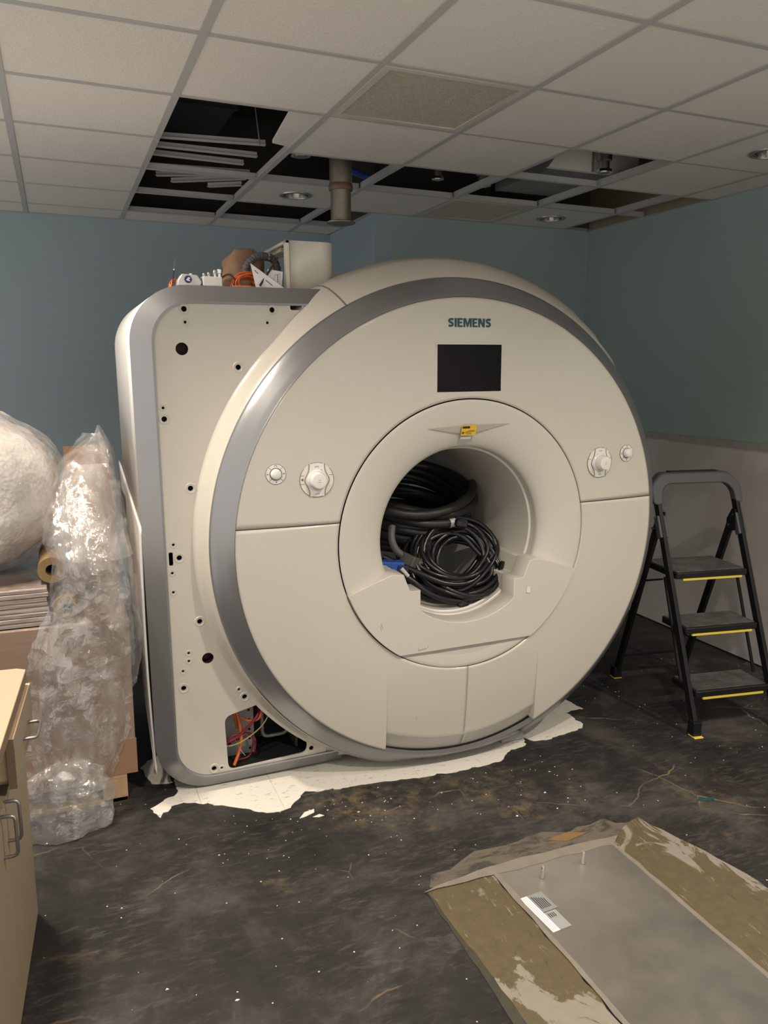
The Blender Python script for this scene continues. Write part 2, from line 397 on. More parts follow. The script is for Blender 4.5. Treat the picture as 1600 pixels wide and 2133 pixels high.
def m_film(name, fac, tint, bs, bstr, rough=0.06):
    m, nt, b = newmat(name); out = nt.nodes['Material Output']; v = coords(nt, world=True); nt.nodes.remove(b)
    vc = N(nt, 'ShaderNodeTexVoronoi', feature='F1'); vc.inputs['Scale'].default_value = 17; vw = N(nt, 'ShaderNodeMix', data_type='VECTOR'); vw.inputs[0].default_value = 0.10
    nz = N(nt, 'ShaderNodeTexNoise'); nz.inputs['Scale'].default_value = 9; nt.links.new(v, nz.inputs['Vector']); nt.links.new(v, vw.inputs[4]); nt.links.new(nz.outputs['Color'], vw.inputs[5]); nt.links.new(vw.outputs[1], vc.inputs['Vector'])
    hs = N(nt, 'ShaderNodeMath', operation='MULTIPLY_ADD'); nt.links.new(vc.outputs['Distance'], hs.inputs[0]); hs.inputs[1].default_value = 0.8; nt.links.new(noise_t(nt, v, bs, 4, 0.55, 2.0), hs.inputs[2]); h = hs.outputs[0]; bn = N(nt, 'ShaderNodeBump'); bn.inputs['Strength'].default_value = bstr; bn.inputs['Distance'].default_value = 0.012
    nt.links.new(h, bn.inputs['Height'])
    df = N(nt, 'ShaderNodeBsdfDiffuse'); df.inputs[0].default_value = (*tint, 1)
    tl = N(nt, 'ShaderNodeBsdfTranslucent'); tl.inputs[0].default_value = (*tint, 1)
    gl = N(nt, 'ShaderNodeBsdfGlossy'); gl.inputs['Roughness'].default_value = rough; nt.links.new(bn.outputs[0], gl.inputs['Normal'])
    tr = N(nt, 'ShaderNodeBsdfTransparent'); tr.inputs[0].default_value = (0.97, 0.965, 0.96, 1)
    a = N(nt, 'ShaderNodeMixShader'); a.inputs[0].default_value = 0.45; nt.links.new(df.outputs[0], a.inputs[1]); nt.links.new(tl.outputs[0], a.inputs[2])
    c = N(nt, 'ShaderNodeMixShader'); cl = ramp(nt, noise_t(nt, coords(nt, (1.6, 1, 0.6), world=True), 6, 4, 0.6, 1.6), [(0.30, (fac*0.35,)*3), (0.5, (fac,)*3), (0.72, (min(1, fac*2.4),)*3)])
    nt.links.new(cl, c.inputs[0]); nt.links.new(tr.outputs[0], c.inputs[1]); nt.links.new(a.outputs[0], c.inputs[2])
    d = N(nt, 'ShaderNodeMixShader'); d.inputs[0].default_value = 0.15; nt.links.new(c.outputs[0], d.inputs[1]); nt.links.new(gl.outputs[0], d.inputs[2])
    nt.links.new(d.outputs[0], out.inputs[0]); return m
FILM = m_film('clear_plastic_film', 0.17, (0.84, 0.81, 0.79), 14, 0.7, 0.07)
FILM2 = m_film('cloudy_plastic_film', 0.15, (0.86, 0.83, 0.81), 14, 0.7, 0.08)
def m_bubble():
    m, nt, b = newmat('bubble_wrap'); v = coords(nt, world=True)
    vo = N(nt, 'ShaderNodeTexVoronoi', feature='SMOOTH_F1'); vo.inputs['Scale'].default_value = 70; nt.links.new(v, vo.inputs['Vector'])
    n = noise_t(nt, v, 9, 5, 0.6, 1.0)
    nt.links.new(ramp(nt, n, [(0.3, (0.50, 0.455, 0.42)), (0.7, (0.68, 0.64, 0.61))]), b.inputs['Base Color'])
    b.inputs['Roughness'].default_value = 0.16; b.inputs['Specular IOR Level'].default_value = 0.8
    ad = N(nt, 'ShaderNodeMath', operation='ADD'); nt.links.new(vo.outputs['Distance'], ad.inputs[0]); nt.links.new(n, ad.inputs[1])
    bump(nt, b, ad.outputs[0], 0.4, 0.008)
    b.inputs['Coat Weight'].default_value = 0.9; b.inputs['Coat Roughness'].default_value = 0.05
    cn = N(nt, 'ShaderNodeBump'); cn.inputs['Strength'].default_value = 1.0; cn.inputs['Distance'].default_value = 0.03; nt.links.new(noise_t(nt, v, 50, 4, 0.6, 1.2), cn.inputs['Height']); nt.links.new(cn.outputs[0], b.inputs['Coat Normal'])
    b.inputs['Subsurface Weight'].default_value = 0.2; b.inputs['Subsurface Radius'].default_value = (0.03, 0.03, 0.03)
    return m
BUBBLE = m_bubble()
def m_emit(name, col, s):
    m, nt, b = newmat(name); b.inputs['Base Color'].default_value = (*col, 1)
    b.inputs['Emission Color'].default_value = (*col, 1); b.inputs['Emission Strength'].default_value = s; return m
LAMPM = m_emit('lit_lamp_lens', (1.0, 0.86, 0.68), 12)

# ------------------------------------------------------------------ room shell
ZC = 2.7713; ZD = 3.55; T = 0.6096; GX, GY = -0.11507, 2.07976
gx = lambda i: GX+i*T
gy = lambda j: GY+j*T
XL, XR, YB, YJ, XJ, YN = -1.4, 3.79, 6.08, 5.14, 2.05, -0.9

struct(MB().bb((XL-0.2, YN, -0.12), (XR+0.2, YB+0.2, 0.0)).build('floor', FLOOR, smooth=0), 'black adhesive-stained concrete floor with pale scratches and specks', 'floor')
floor_o = bpy.data.objects['floor']
def wallobj(name, a, b, m, label):
    o = MB().bb(a, b).build(name, m, smooth=0); struct(o, label, 'wall'); return o
wallobj('wall_back', (XL-1.8, YB, 0), (XJ+0.0, YB+0.15, ZC+0.02), WALL, 'blue-grey painted wall behind the scanner at the left')
wallobj('wall_back_return', (XJ, YJ, 0), (XJ+0.12, YB, ZC+0.02), WALL, 'narrow blue-grey return where the back wall steps forward')
wallobj('wall_back_right', (XJ+0.12, YJ, 0), (XR+0.15, YJ+0.12, ZC+0.02), WALLT, 'dim teal back wall standing forward behind the scanner at the right')
#wallobj('wall_left', (XL-0.15, 1.2, 0), (XL, YB, ZD), WALL, 'blue-grey side wall left of the shrink-wrapped pallet')
wr = wallobj('wall_right', (XR, YN, 1.315), (XR+0.15, YJ, ZC), WALLT, 'teal painted right wall above the bare drywall')
o = MB().bb((XR-0.012, YN, 0.012), (XR+0.15, YJ, 1.29)).build('drywall_panel', DRYW, wr, smooth=0); o['label'] = 'bare grey drywall covering the lower wall'
def rag(u, v):
    y = YN+(YJ-YN)*u
    z = (1.282 if v < 0.5 else 1.322)+0.006*noise.noise(Vector((y*9, 3 if v < 0.5 else 8, 0)))
    return (XR-0.013, y, z)
MB().grid(rag, 160, 1).build('torn_edge', mat('torn_paper_edge', (0.34, 0.32, 0.29), 0.8, 0, 0.2, 30), wr, smooth=0, solid=0.004)
# walls above the ceiling line
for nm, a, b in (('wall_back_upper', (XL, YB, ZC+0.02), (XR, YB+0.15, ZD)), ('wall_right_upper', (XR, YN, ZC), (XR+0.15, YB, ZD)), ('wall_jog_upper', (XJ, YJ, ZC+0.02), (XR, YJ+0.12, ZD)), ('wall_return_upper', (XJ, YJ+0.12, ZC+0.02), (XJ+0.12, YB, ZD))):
    wallobj(nm, a, b, TANW if nm == 'wall_right_upper' else mat('shaded_tan_wall', (0.07, 0.06, 0.045), 0.9), {'wall_back_upper': 'unpainted tan wall above the ceiling grid at the far left', 'wall_right_upper': 'unpainted tan wall above the ceiling grid on the right', 'wall_jog_upper': 'unpainted wall above the ceiling over the teal back wall', 'wall_return_upper': 'unpainted wall return above the ceiling grid'}[nm])  # back pieces use the tan darkened, painting in the plenum shade

# ------------------------------------------------------------------ suspended ceiling
ang = MB()
ang.bb((XL, YB-0.024, ZC-0.002), (XJ, YB, ZC)).bb((XJ-0.024, YJ, ZC-0.002), (XJ, YB, ZC)).bb((XJ, YJ-0.024, ZC-0.002), (XR, YJ, ZC)).bb((XR-0.024, YN, ZC-0.002), (XR, YJ, ZC))
ceil = ang.build('ceiling', TEE, smooth=0); struct(ceil, 'suspended ceiling of square textured tiles with several tiles missing', 'ceiling')
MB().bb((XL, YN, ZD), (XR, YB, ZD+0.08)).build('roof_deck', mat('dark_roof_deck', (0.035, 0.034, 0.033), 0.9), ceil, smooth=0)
MB().bb((XL, YN-0.05, ZC), (XR, YN, ZD)).bb((XL-0.05, YN, ZC), (XL, YB, ZD)).build('plenum_light_block', mat('dark_roof_deck', (0.035,)*3, 0.9), ceil, smooth=0)  # unseen sides added to keep world light out of the ceiling void
IR = range(-5, 7); JR = range(-7, 7)
OPEN = {(1, 2), (1, 3), (1, 4), (1, 5), (2, 3), (2, 5), (3, 3), (3, 5), (4, 2), (4, 3), (5, 3), (6, 3), (6, 4)}
DIFF = {(2, 1), (4, 4)}
CANS = {(2, 4), (5, 4), (5, 1)} | set(LIT_CANS)
def cell(i, j):
    x0, x1 = max(gx(i), XL), min(gx(i+1), XR); y0, y1 = max(gy(j), YN), min(gy(j+1), YB)
    if x0 >= XJ and y0 >= YJ-0.05: return None
    if x0 > XJ-0.01: y1 = min(y1, YJ)
    if y0 > YJ-0.05: x1 = min(x1, XJ)
    if x1-x0 < 0.05 or y1-y0 < 0.05: return None
    return x0, x1, y0, y1
full_tile = MB().bb((-T/2+0.004, -T/2+0.004, 0.001), (T/2-0.004, T/2-0.004, 0.018)).mesh('ceiling_tile', TILE, 0)
for i in IR:
    for j in JR:
        c = cell(i, j)
        if c is None or (i, j) in OPEN or (i, j) in DIFF: continue
        x0, x1, y0, y1 = c
        if (i, j) in CANS:
            xc, yc = (x0+x1)/2, (y0+y1)/2
            flat('ceiling_tile', [[(x0+0.004, y0+0.004), (x1-0.004, y0+0.004), (x1-0.004, y1-0.004), (x0+0.004, y1-0.004)], circ(xc, yc, 0.078, 32)], 0.017, TILE, 'xy', ZC+0.0095, ceil, 0)
        elif x1-x0 > T-0.01 and y1-y0 > T-0.01:
            inst(full_tile, 'ceiling_tile', ceil, ((x0+x1)/2, (y0+y1)/2, ZC))
        else:
            MB().bb((x0+0.004, y0+0.004, ZC+0.001), (x1-0.002, y1-0.002, ZC+0.018)).build('ceiling_tile', TILE, ceil, 0)
def tee_prof(m, a, b, d):
    # inverted T section between two points along x or y
    (x0, y0), (x1, y1) = a, b
    if d == 'y':
        m.bb((x0-0.0145, y0, ZC-0.0025), (x0+0.0145, y1, ZC)); m.bb((x0-0.0025, y0, ZC), (x0+0.0025, y1, ZC+0.038))
    else:
        m.bb((x0, y0-0.012, ZC-0.002), (x1, y0+0.012, ZC+0.0003)); m.bb((x0, y0-0.0025, ZC), (x1, y0+0.0025, ZC+0.032))
    return m
for i in range(-4, 7):
    x = gx(i); y1 = YJ if x > XJ else YB
    o = tee_prof(MB(), (x, YN), (x, y1), 'y').build('main_tee', TEE, ceil, 0)
for j in range(-7, 7):
    for i in IR:
        y = gy(j)
        if (i, j) == (1, 3): continue
        x0, x1 = max(gx(i), XL), min(gx(i+1), XR)
        if y > YJ-0.02: x1 = min(x1, XJ)
        if x1-x0 < 0.05 or y < YN or (x0 > XJ-0.05 and y > YJ-0.05): continue
        tee_prof(MB(), (x0+0.012, y), (x1-0.012, y), 'x').build('cross_tee', TEE, ceil, 0)
# louvred return-air diffusers (things set into the grid)
LOUV = mat('louvre_beige_plastic', (0.47, 0.44, 0.36), 0.5, 0, 0.06, 4)
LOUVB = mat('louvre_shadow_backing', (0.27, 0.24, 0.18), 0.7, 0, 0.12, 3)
for (i, j), lab in (((2, 1), 'perforated beige air diffuser in the ceiling above the scanner'), ((4, 4), 'dim air diffuser at the far wall beside a recessed lamp')):
    x0, x1, y0, y1 = cell(i, j); t = empty('air_diffuser', ((x0+x1)/2, (y0+y1)/2, ZC)); tag(t, lab, 'air diffuser', 'ceiling air diffusers')
    h = T/2-0.013; k = h-0.028
    flat('frame', [[(-h, -h), (h, -h), (h, h), (-h, h)], [(-k, -k), (k, -k), (k, k), (-k, k)]], 0.012, mat('diffuser_frame', (0.56, 0.53, 0.47), 0.45), 'xy', 0.002, t, 0)
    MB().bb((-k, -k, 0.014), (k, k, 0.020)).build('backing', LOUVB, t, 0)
    m = MB(); nb = 40
    for q in range(nb):
        y = -k+(q+0.5)*2*k/nb; m.bb((-k, y-0.0040, 0.001), (k, y+0.0040, 0.009))
    o = m.build('louvre_blades', LOUV, t, 0); o['kind'] = 'stuff'
# recessed lamps
for n_, (i, j) in enumerate(sorted(CANS)):
    c = cell(i, j)
    if c is None: continue
    xc, yc = (c[0]+c[1])/2, (c[2]+c[3])/2
    if (i, j) == (5, 4): xc -= 0.0
    lit = (i, j) in LIT_CANS
    t = empty('recessed_lamp', (xc, yc, ZC))
    lab = {(2, 4): 'unlit recessed ceiling lamp left of the hanging steel pipe', (5, 4): 'unlit recessed ceiling lamp at the far right corner', (5, 1): 'unlit recessed ceiling lamp cut by the right edge of the photo'}.get((i, j))
    tag(t, lab or {(-1, 1): 'lit recessed ceiling lamp above the bubble wrap bundle', (-1, -2): 'lit recessed ceiling lamp above the base cabinet', (2, -2): 'lit recessed ceiling lamp above the aluminium floor plate', (5, -2): 'lit recessed ceiling lamp near the right wall before the ladder'}[(i, j)], 'ceiling lamp', 'recessed ceiling lamps')
    MB().lathe_z([(0.078, 0.0), (0.080, -0.006), (0.096, -0.006), (0.099, -0.001), (0.099, 0.0)], n=40, cap=False).build('trim_ring', STEEL, t)
    MB().lathe_z([(0.078, -0.003), (0.077, 0.03), (0.07, 0.075), (0.06, 0.095)], n=40, cap=False).build('reflector', CHROME, t)
    MB().lathe_z([(0.0005, 0.094), (0.060, 0.094)], n=40, cap=False).build('lens', LAMPM if lit else mat('unlit_lens', (0.20, 0.20, 0.19), 0.3), t)
    if lit:
        L = bpy.data.lights.new('recessed_lamp_light', 'AREA'); L.shape = 'DISK'; L.size = 0.13; L.energy = CAN_W*LIT_CANS[(i, j)]; L.color = (1.0, 0.885, 0.75)
        lo = bpy.data.objects.new('recessed_lamp_light', L); COL.objects.link(lo); lo.location = (0, 0, 0.05); lo.parent = t

# things above the ceiling seen through the open bays
t = empty('hanging_pipe', (1.461, 4.15, 2.505)); tag(t, 'stained steel pipe hanging through the open ceiling bay above the scanner', 'pipe')
MB().lathe_z([(0.060, 0.19), (0.060, 1.045)], n=40).build('upper_pipe', PIPEM, t)
MB().lathe_z([(0.061, 0.165), (0.064, 0.17), (0.064, 0.188), (0.061, 0.20)], n=40).build('weld_collar', mat('rusty_weld', (0.20, 0.13, 0.09), 0.6, 0.6, 0.4, 30), t)
MB().lathe_z([(0.054, 0.006), (0.054, 0.17)], n=40).build('lower_pipe', PIPEM, t)
MB().lathe_z([(0.045, 0.004), (0.076, 0.0), (0.078, 0.006), (0.054, 0.014)], n=40).build('flange', PIPEM, t)
tg = MB()
bars = [((0.50, 4.06, 2.812), (1.02, 4.00, 2.815)), ((0.52, 4.22, 2.812), (1.03, 4.22, 2.812)), ((0.53, 4.38, 2.812), (1.00, 4.40, 2.812))]
barl = ['spare white ceiling tee lying nearest across the open bay', 'spare white ceiling tee lying between two others in the open bay', 'spare white ceiling tee lying farthest of three in the open bay',
        'spare tee slanting across the second open bay, nearest', 'spare tee slanting across the second open bay, middle', 'spare tee slanting across the second open bay, steepest', 'short spare tee at the right of the second open bay']
bars += [((0.53, 4.66, 2.813), (1.08, 4.60, 2.813)), ((0.60, 4.86, 2.816), (1.08, 4.66, 2.82)), ((0.70, 4.98, 2.815), (1.09, 4.76, 2.82)), ((0.92, 5.02, 2.815), (1.10, 4.90, 2.815))]
for (a, b), lb in zip(bars, barl):
    a, b = Vector(a), Vector(b); d = b-a; R = d.to_track_quat('X', 'Z').to_matrix(); L = d.length
    o = empty('spare_tee', a); o.rotation_euler = R.to_euler()
    MB().box((L/2, 0, 0), (L, 0.036, 0.002)).box((L/2, 0, 0.012), (L, 0.004, 0.024)).build('tee_bar', TEE, o, 0)
    tag(o, lb, 'ceiling tee', 'loose ceiling tees')
o = MB().prism([(0.965, 3.315), (1.102, 3.315), (1.102, 3.90), (1.02, 3.87)], ZC+0.022, ZC+0.036).build('broken_tile_piece', TILE, None, 0)
tag(o, 'broken piece of ceiling tile lying in the open bay beside the pipe', 'ceiling tile')
t = empty('air_duct', (2.50, 3.80, ZC+0.045)); tag(t, 'pale sheet-metal duct box seen through the right open ceiling bay', 'duct')
MB().prism([(0.02, 0.0), (0.62, 0.0), (0.62, 0.62), (0.10, 0.62), (0.10, 0.10)], 0.0, 0.03, 'y').build('front_sheet', mat('pale_duct_liner', (0.66, 0.62, 0.55), 0.6, 0.0, 0.12, 6), t, 0)
MB().bb((0.30, -0.006, 0.0), (0.312, 0.0, 0.62)).build('seam_strip', GALV, t, 0)
MB().bb((0.10, 0.03, 0.02), (0.62, 0.7, 0.62)).build('duct_body', GALV, t, 0)
for k_, (x, y, z, r, lb) in enumerate(((2.84, 3.74, 2.80, 0.04, 'short chrome pipe fitting below the pale duct'), (2.42, 4.33, 2.81, 0.045, 'shiny pipe elbow in the dark bay by the diffuser'), (1.27, 4.24, 2.84, 0.05, 'shiny lamp housing in the dark bay left of the pipe'), (2.12, 4.33, 2.82, 0.035, 'grey conduit stub in the dark bay right of the pipe'))):
    t = empty('conduit_fitting', (x, y, z)); tag(t, lb, 'pipe fitting', 'fittings above the ceiling')
    MB().lathe_z([(r*0.7, 0.0), (r*0.7, 0.06), (r, 0.065), (r, 0.10), (r*0.75, 0.11), (r*0.75, 0.45)], n=20).build('fitting_body', STEEL, t)
    MB().lathe_z([(r*1.05, 0.005), (r*1.05, 0.018)], n=20).build('lock_ring', CHROME, t)
o = MB().tube([(1.20, 4.05, 2.95), (1.35, 4.2, 2.90), (1.55, 4.35, 2.84), (1.75, 4.45, 2.82)], 0.018, 10).build('blue_conduit', BLUE); tag(o, 'blue flexible conduit behind the steel pipe above the ceiling', 'conduit')
o = MB().tube([(0.98, 3.95, ZC+0.03), (0.94, 3.93, 3.1), (0.90, 3.92, ZD)], 0.0035, 6).build('hanger_wire', GREYM); tag(o, 'thin hanger wire in the largest open ceiling bay', 'wire')
t = empty('dark_duct', (0.8, 4.2, 3.2)); tag(t, 'dark rectangular duct high in the largest open ceiling bay', 'duct')
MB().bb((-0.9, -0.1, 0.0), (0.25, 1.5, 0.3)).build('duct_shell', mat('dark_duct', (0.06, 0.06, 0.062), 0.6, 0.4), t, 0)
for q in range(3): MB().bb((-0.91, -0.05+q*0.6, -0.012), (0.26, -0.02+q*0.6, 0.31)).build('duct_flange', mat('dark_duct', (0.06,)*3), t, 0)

# ------------------------------------------------------------------ the scanner
MX, MY, MZ = 1.5657, 2.8774, 1.0394      # centre of the front face
ROLL = -0.012
scan = empty('mri_scanner', (MX-ROLL*MZ, MY, 0.008), (0, ROLL, 0))
tag(scan, 'large cream and silver MRI scanner with round front and open bore', 'scanner')
RB, RF = 0.577, 0.982
def dome(r): return -0.024*max(0.0, 1-((r-RB)/(RF-RB))**2)
SEAM = 0.106
def rec(x, z, r):
    d = 0.0
    if abs(x) <= 0.3701 and z < -0.5:
        d += 0.014*min(1, max(0, (-z-0.55)/0.33))
        if r > 0.908: d += 0.42*(r-0.908)
    return d
rad = [RB+(0.908-RB)*i/22 for i in range(23)]+[0.909+(RF-0.909)*i/8 for i in range(9)]
rad = [RB+0.003]+rad[1:]
def panel_upper():
    V = []; n = 120
    for r in rad:
        a = math.asin((SEAM+0.0018)/r)
        for j in range(n+1):
            t = a+(PI-2*a)*j/n; V.append((r*math.cos(t), dome(r), MZ+r*math.sin(t)))
    F = [(i*(n+1)+j, i*(n+1)+j+1, (i+1)*(n+1)+j+1, (i+1)*(n+1)+j) for i in range(len(rad)-1) for j in range(n)]
    return MB().add(V, F)
def panel_lower(sg):
    V = []; n1, n2 = 30, 70; n = n1+n2+1
    for r in rad:
        f0 = math.asin(0.0016/r); fb = math.asin(0.37/r); f1 = PI/2+math.asin((SEAM-0.0018)/r)
        fs = [f0+(fb-f0)*j/n1 for j in range(n1+1)]+[fb+0.0015+(f1-fb-0.0015)*j/n2 for j in range(n2+1)]
        for f in fs:
            x = r*math.sin(f); z = -r*math.cos(f)
            V.append((sg*x+0.012, dome(r)+rec(x, z, r), MZ+z))
    F = [(i*(n+1)+j, i*(n+1)+j+1, (i+1)*(n+1)+j+1, (i+1)*(n+1)+j) for i in range(len(rad)-1) for j in range(n)]
    return MB().add(V, F)
def shift_edge(mb):      # the vertical joint sits 12 mm right of centre; keep the outer rim round
    out = []
    for x, y, z in mb.v:
        r = math.hypot(x-0.012, z-MZ); k = max(0, min(1, (abs(x-0.012)-0.05)/0.3)); out.append((x-0.012*k, y, z))
    mb.v = out; return mb
panel_upper().build('front_panel', CREAM, scan, 25, solid=0.012)
for sg in (-1, 1): shift_edge(panel_lower(sg)).build('front_panel', CREAM, scan, 25, solid=0.012)
MB().lathe([(0.045, 0.40), (0.045, 1.0)], MZ, n=96).build('front_backing', DARK, scan)  # black sheet behind the panels so their gaps read as shade
ZMIN = 0.035
MB().lathe([(0.030, RF-0.002), (-0.0015, RF+0.0015), (0.001, RF+0.006), (0.022, 1.010), (0.048, 1.040), (0.066, 1.058), (0.077, 1.0665), (0.082, 1.066)], MZ, n=200, zmin=ZMIN).build('trim_ring', SILVER, scan, 60)
SA = math.radians(27.6)
PU = [(0.078, 1.064), (0.081, 1.0685), (0.105, 1.092), (0.14, 1.120), (0.18, 1.145), (0.23, 1.161), (0.30, 1.169), (0.60, 1.171), (1.15, 1.171)]
PL = [(0.078, 1.064), (0.081, 1.0685), (0.11, 1.079), (0.14, 1.087), (0.160, 1.093), (0.176, 1.101), (0.186, 1.110), (0.190, 1.118), (0.1915, 1.121)]
def pl(a):
    b = abs((a+PI) % (2*PI)-PI)
    if math.sin(a) > 0:
        k = max(0, min(1, (b-SA)/math.radians(26)))
        return [(u[0], min(u[1], 1.171*(1-k)+1.0695*k)) for u in PU]
    k = max(0, min(1, (b-SA)/math.radians(20))); k = k*k*(3-2*k)
    return [(u[0]*(1-k)+l[0]*k, u[1]*(1-k)+l[1]*k) for u, l in zip(PU, PL)]
MB().lathe(lambda a: PU if a < 0 else pl(max(a, SA*0.5)), MZ, -SA+0.003, SA+0.6, 80).build('top_shoulder_cover', CREAM, scan, 40)
MB().lathe(pl, MZ, SA+0.6, 2*PI-SA-0.001, 200, zmin=ZMIN+0.01).build('side_shoulder_cover', CREAM, scan, 40)
for s_ in (-1,):
    MB().tube([(s_*R*math.sin(SA), y, MZ+R*math.cos(SA)) for y, R in [(q[0], q[1]-0.001) for q in PU[1:6]]], 0.0035, 6).build('shoulder_joint', LINE, scan)
# bore surround: rolled funnel above, flat docking pad below
fun = [(-0.0245, RB-0.002)]
for i in range(25):
    t = i/24; a = t*PI/2
    fun.append((-0.026+0.066*(1-math.cos(a)), RB-0.004-(RB-0.004-0.376)*(0.12*t+0.88*math.sin(a)) if False else RB-0.004-(RB-0.004-0.376)*math.sin(a)))
fun.append((0.075, 0.3745))
MB().lathe(fun, MZ, n=160).build('bore_funnel', CREAM_IN, scan, 50)
MB().lathe([(0.075, 0.3745), (0.077, 0.369), (0.080, 0.366)], MZ, n=120).build('bore_lip', mat('lip_highlight_cream', (0.62, 0.60, 0.55), 0.3), scan, 60)  # lip coloured lighter than the bore, painting its thin highlight
MB().lathe([(0.080, 0.366), (0.16, 0.356), (0.30, 0.352), (1.30, 0.352), (1.40, 0.375), (1.46, 0.43)], MZ, n=120).build('bore_tube', CREAM_IN, scan, 50)
# docking pad
def arc(R, a0, a1, n): return [(R*math.sin(math.radians(a0+(a1-a0)*i/n)), -R*math.cos(math.radians(a0+(a1-a0)*i/n))) for i in range(n+1)]
RP = RB-0.004
aL = math.degrees(math.asin(0.318/RP))
zt = -0.192
aT = math.degrees(math.acos(0.192/RP))
half = arc(RP, aL, aT, 24)                              # outer right edge from chord end up to the wing tip
wing = [(0.50, -0.178), (0.42, -0.150), (0.352, -0.128), (0.303, -0.133), (0.275, -0.206), (0.228, -0.206), (0.228, -0.288)]
inn = [(0.372*math.sin(math.radians(a)), -0.372*math.cos(math.radians(a))) for a in [37.5-75*i/24 for i in range(25)]]
inn = [p for p in inn if abs(p[0]) < 0.226]
poly = half+wing+inn+[(-x, z) for x, z in reversed(wing)]+[(-x, z) for x, z in reversed(half)]
flat('docking_pad', [[(x, MZ+z) for x, z in poly]], 0.10, CREAM_IN, 'xz', 0.014, scan, 0, bevel=0.0025)
# shelves of the pad running back into the bore
for s_ in (-1, 1):
    MB().prism([(s_*x, MZ+z) for x, z in ((0.352, -0.129), (0.303, -0.134), (0.277, -0.207), (0.230, -0.208), (0.230, -0.286), (0.33, -0.23))], 0.06, 0.34, 'y').build('dock_rail', CREAM_IN, scan, 20, bevel=0.002)
    MB().prism([(s_*x, MZ+z) for x, z in ((0.356, -0.128), (0.42, -0.150), (0.50, -0.178), (0.42, -0.20), (0.356, -0.20))], 0.0, 0.08, 'y').build('pad_shoulder', CREAM_IN, scan, 20, bevel=0.002)
MB().lathe([(0.06, 0.374), (0.095, 0.365), (0.10, 0.356)], MZ, PI-0.62, PI+0.62, 30).build('dock_lip', mat('lip_highlight_cream', (0.78,)*3), scan, 60)
seg = [(x, z) for x, z in arc(RB-0.004, -aL+0.5, aL-0.5, 30)]
flat('lower_segment', [[(x, MZ+z) for x, z in seg]], 0.02, CREAM, 'xz', -0.012, scan, 0, bevel=0.0015)
flat('latch', [rrect(0.289, 0.307, MZ-0.276, MZ-0.246, 0.002, 2)], 0.004, KNOB, 'xz', -0.040, scan, 0)
for z in (-0.247, -0.275): MB().bb((0.288, -0.0415, MZ+z-0.001), (0.308, -0.038, MZ+z+0.001)).build('latch_edge', LINE, scan, 0)
for k_, (x, z, w, h, a) in enumerate(((-0.40, -0.335, 0.0018, 0.022, -0.35), (-0.405, -0.345, 0.001, 0.02, -0.3), (-0.235, -0.462, 0.0018, 0.012, 0), (-0.19, -0.455, 0.0016, 0.012, 0), (-0.215, -0.463, 0.035, 0.0022, -0.15))):
    MB().box((x, -0.0392, MZ+z), (w, 0.0006, h), Matrix.Rotation(a, 3, 'Y')).build('scuff_mark', mat('scuff_grey', (0.28, 0.25, 0.23), 0.8), scan, 0)
MB().box((-0.235, -0.0205, MZ-0.78), (0.0015, 0.0006, 0.014)).build('scuff_mark', mat('scuff_grey', (0.28,)*3), scan, 0)
# brow above the bore, with the laser warning sticker
MB().add([(-0.192, -0.0265, MZ+0.462), (0.0, -0.040, MZ+0.470), (0.192, -0.0265, MZ+0.472), (0.0, -0.016, MZ+0.431), (-0.1, 0.01, MZ+0.45), (0.1, 0.01, MZ+0.455)], [(0, 1, 3), (1, 2, 3), (0, 3, 4), (3, 2, 5), (0, 4, 1), (1, 5, 2)]).build('brow_ledge', CREAM_IN, scan, 0)
st = MB().box((-0.008, -0.0355, MZ+0.4495), (0.068, 0.0012, 0.042), Matrix.Rotation(0.25, 3, 'X')).build('warning_sticker', YELLOW, scan, 0); st['label'] = 'yellow laser warning sticker'
Rx = Matrix.Rotation(0.25, 3, 'X')
def onst(x, z, w, h, m, nm):
    c = Vector((-0.008, -0.0355, MZ+0.4495))+Rx @ Vector((x, -0.0009, z)); MB().box(c, (w, 0.0006, h), Rx).build(nm, m, st, 0)
onst(-0.014, 0.014, 0.034, 0.009, INK, 'sticker_heading')
onst(-0.014, 0.014, 0.024, 0.0016, YELLOW, 'sticker_heading_text')
onst(-0.026, -0.009, 0.010, 0.009, mat('sticker_red', (0.25, 0.03, 0.01), 0.5), 'sticker_symbol')
for q, (x, z, w) in enumerate(((0.012, 0.000, 0.030), (-0.003, -0.004, 0.026), (-0.001, -0.009, 0.030), (0.0, -0.014, 0.028), (0.016, -0.004, 0.022))):
    onst(x, z, w, 0.0014, INK, 'sticker_text_line')
s2 = MB().box((-0.014, -0.018, MZ+0.418), (0.048, 0.001, 0.012), Matrix.Rotation(0.55, 3, 'X')).build('small_white_sticker', PAPER, scan, 0)
for q in range(3):
    MB().box((-0.014, -0.0188+q*0.002, MZ+0.422-q*0.004), (0.04-q*0.006, 0.0006, 0.0012), Matrix.Rotation(0.55, 3, 'X')).build('print_line', INK, s2, 0)
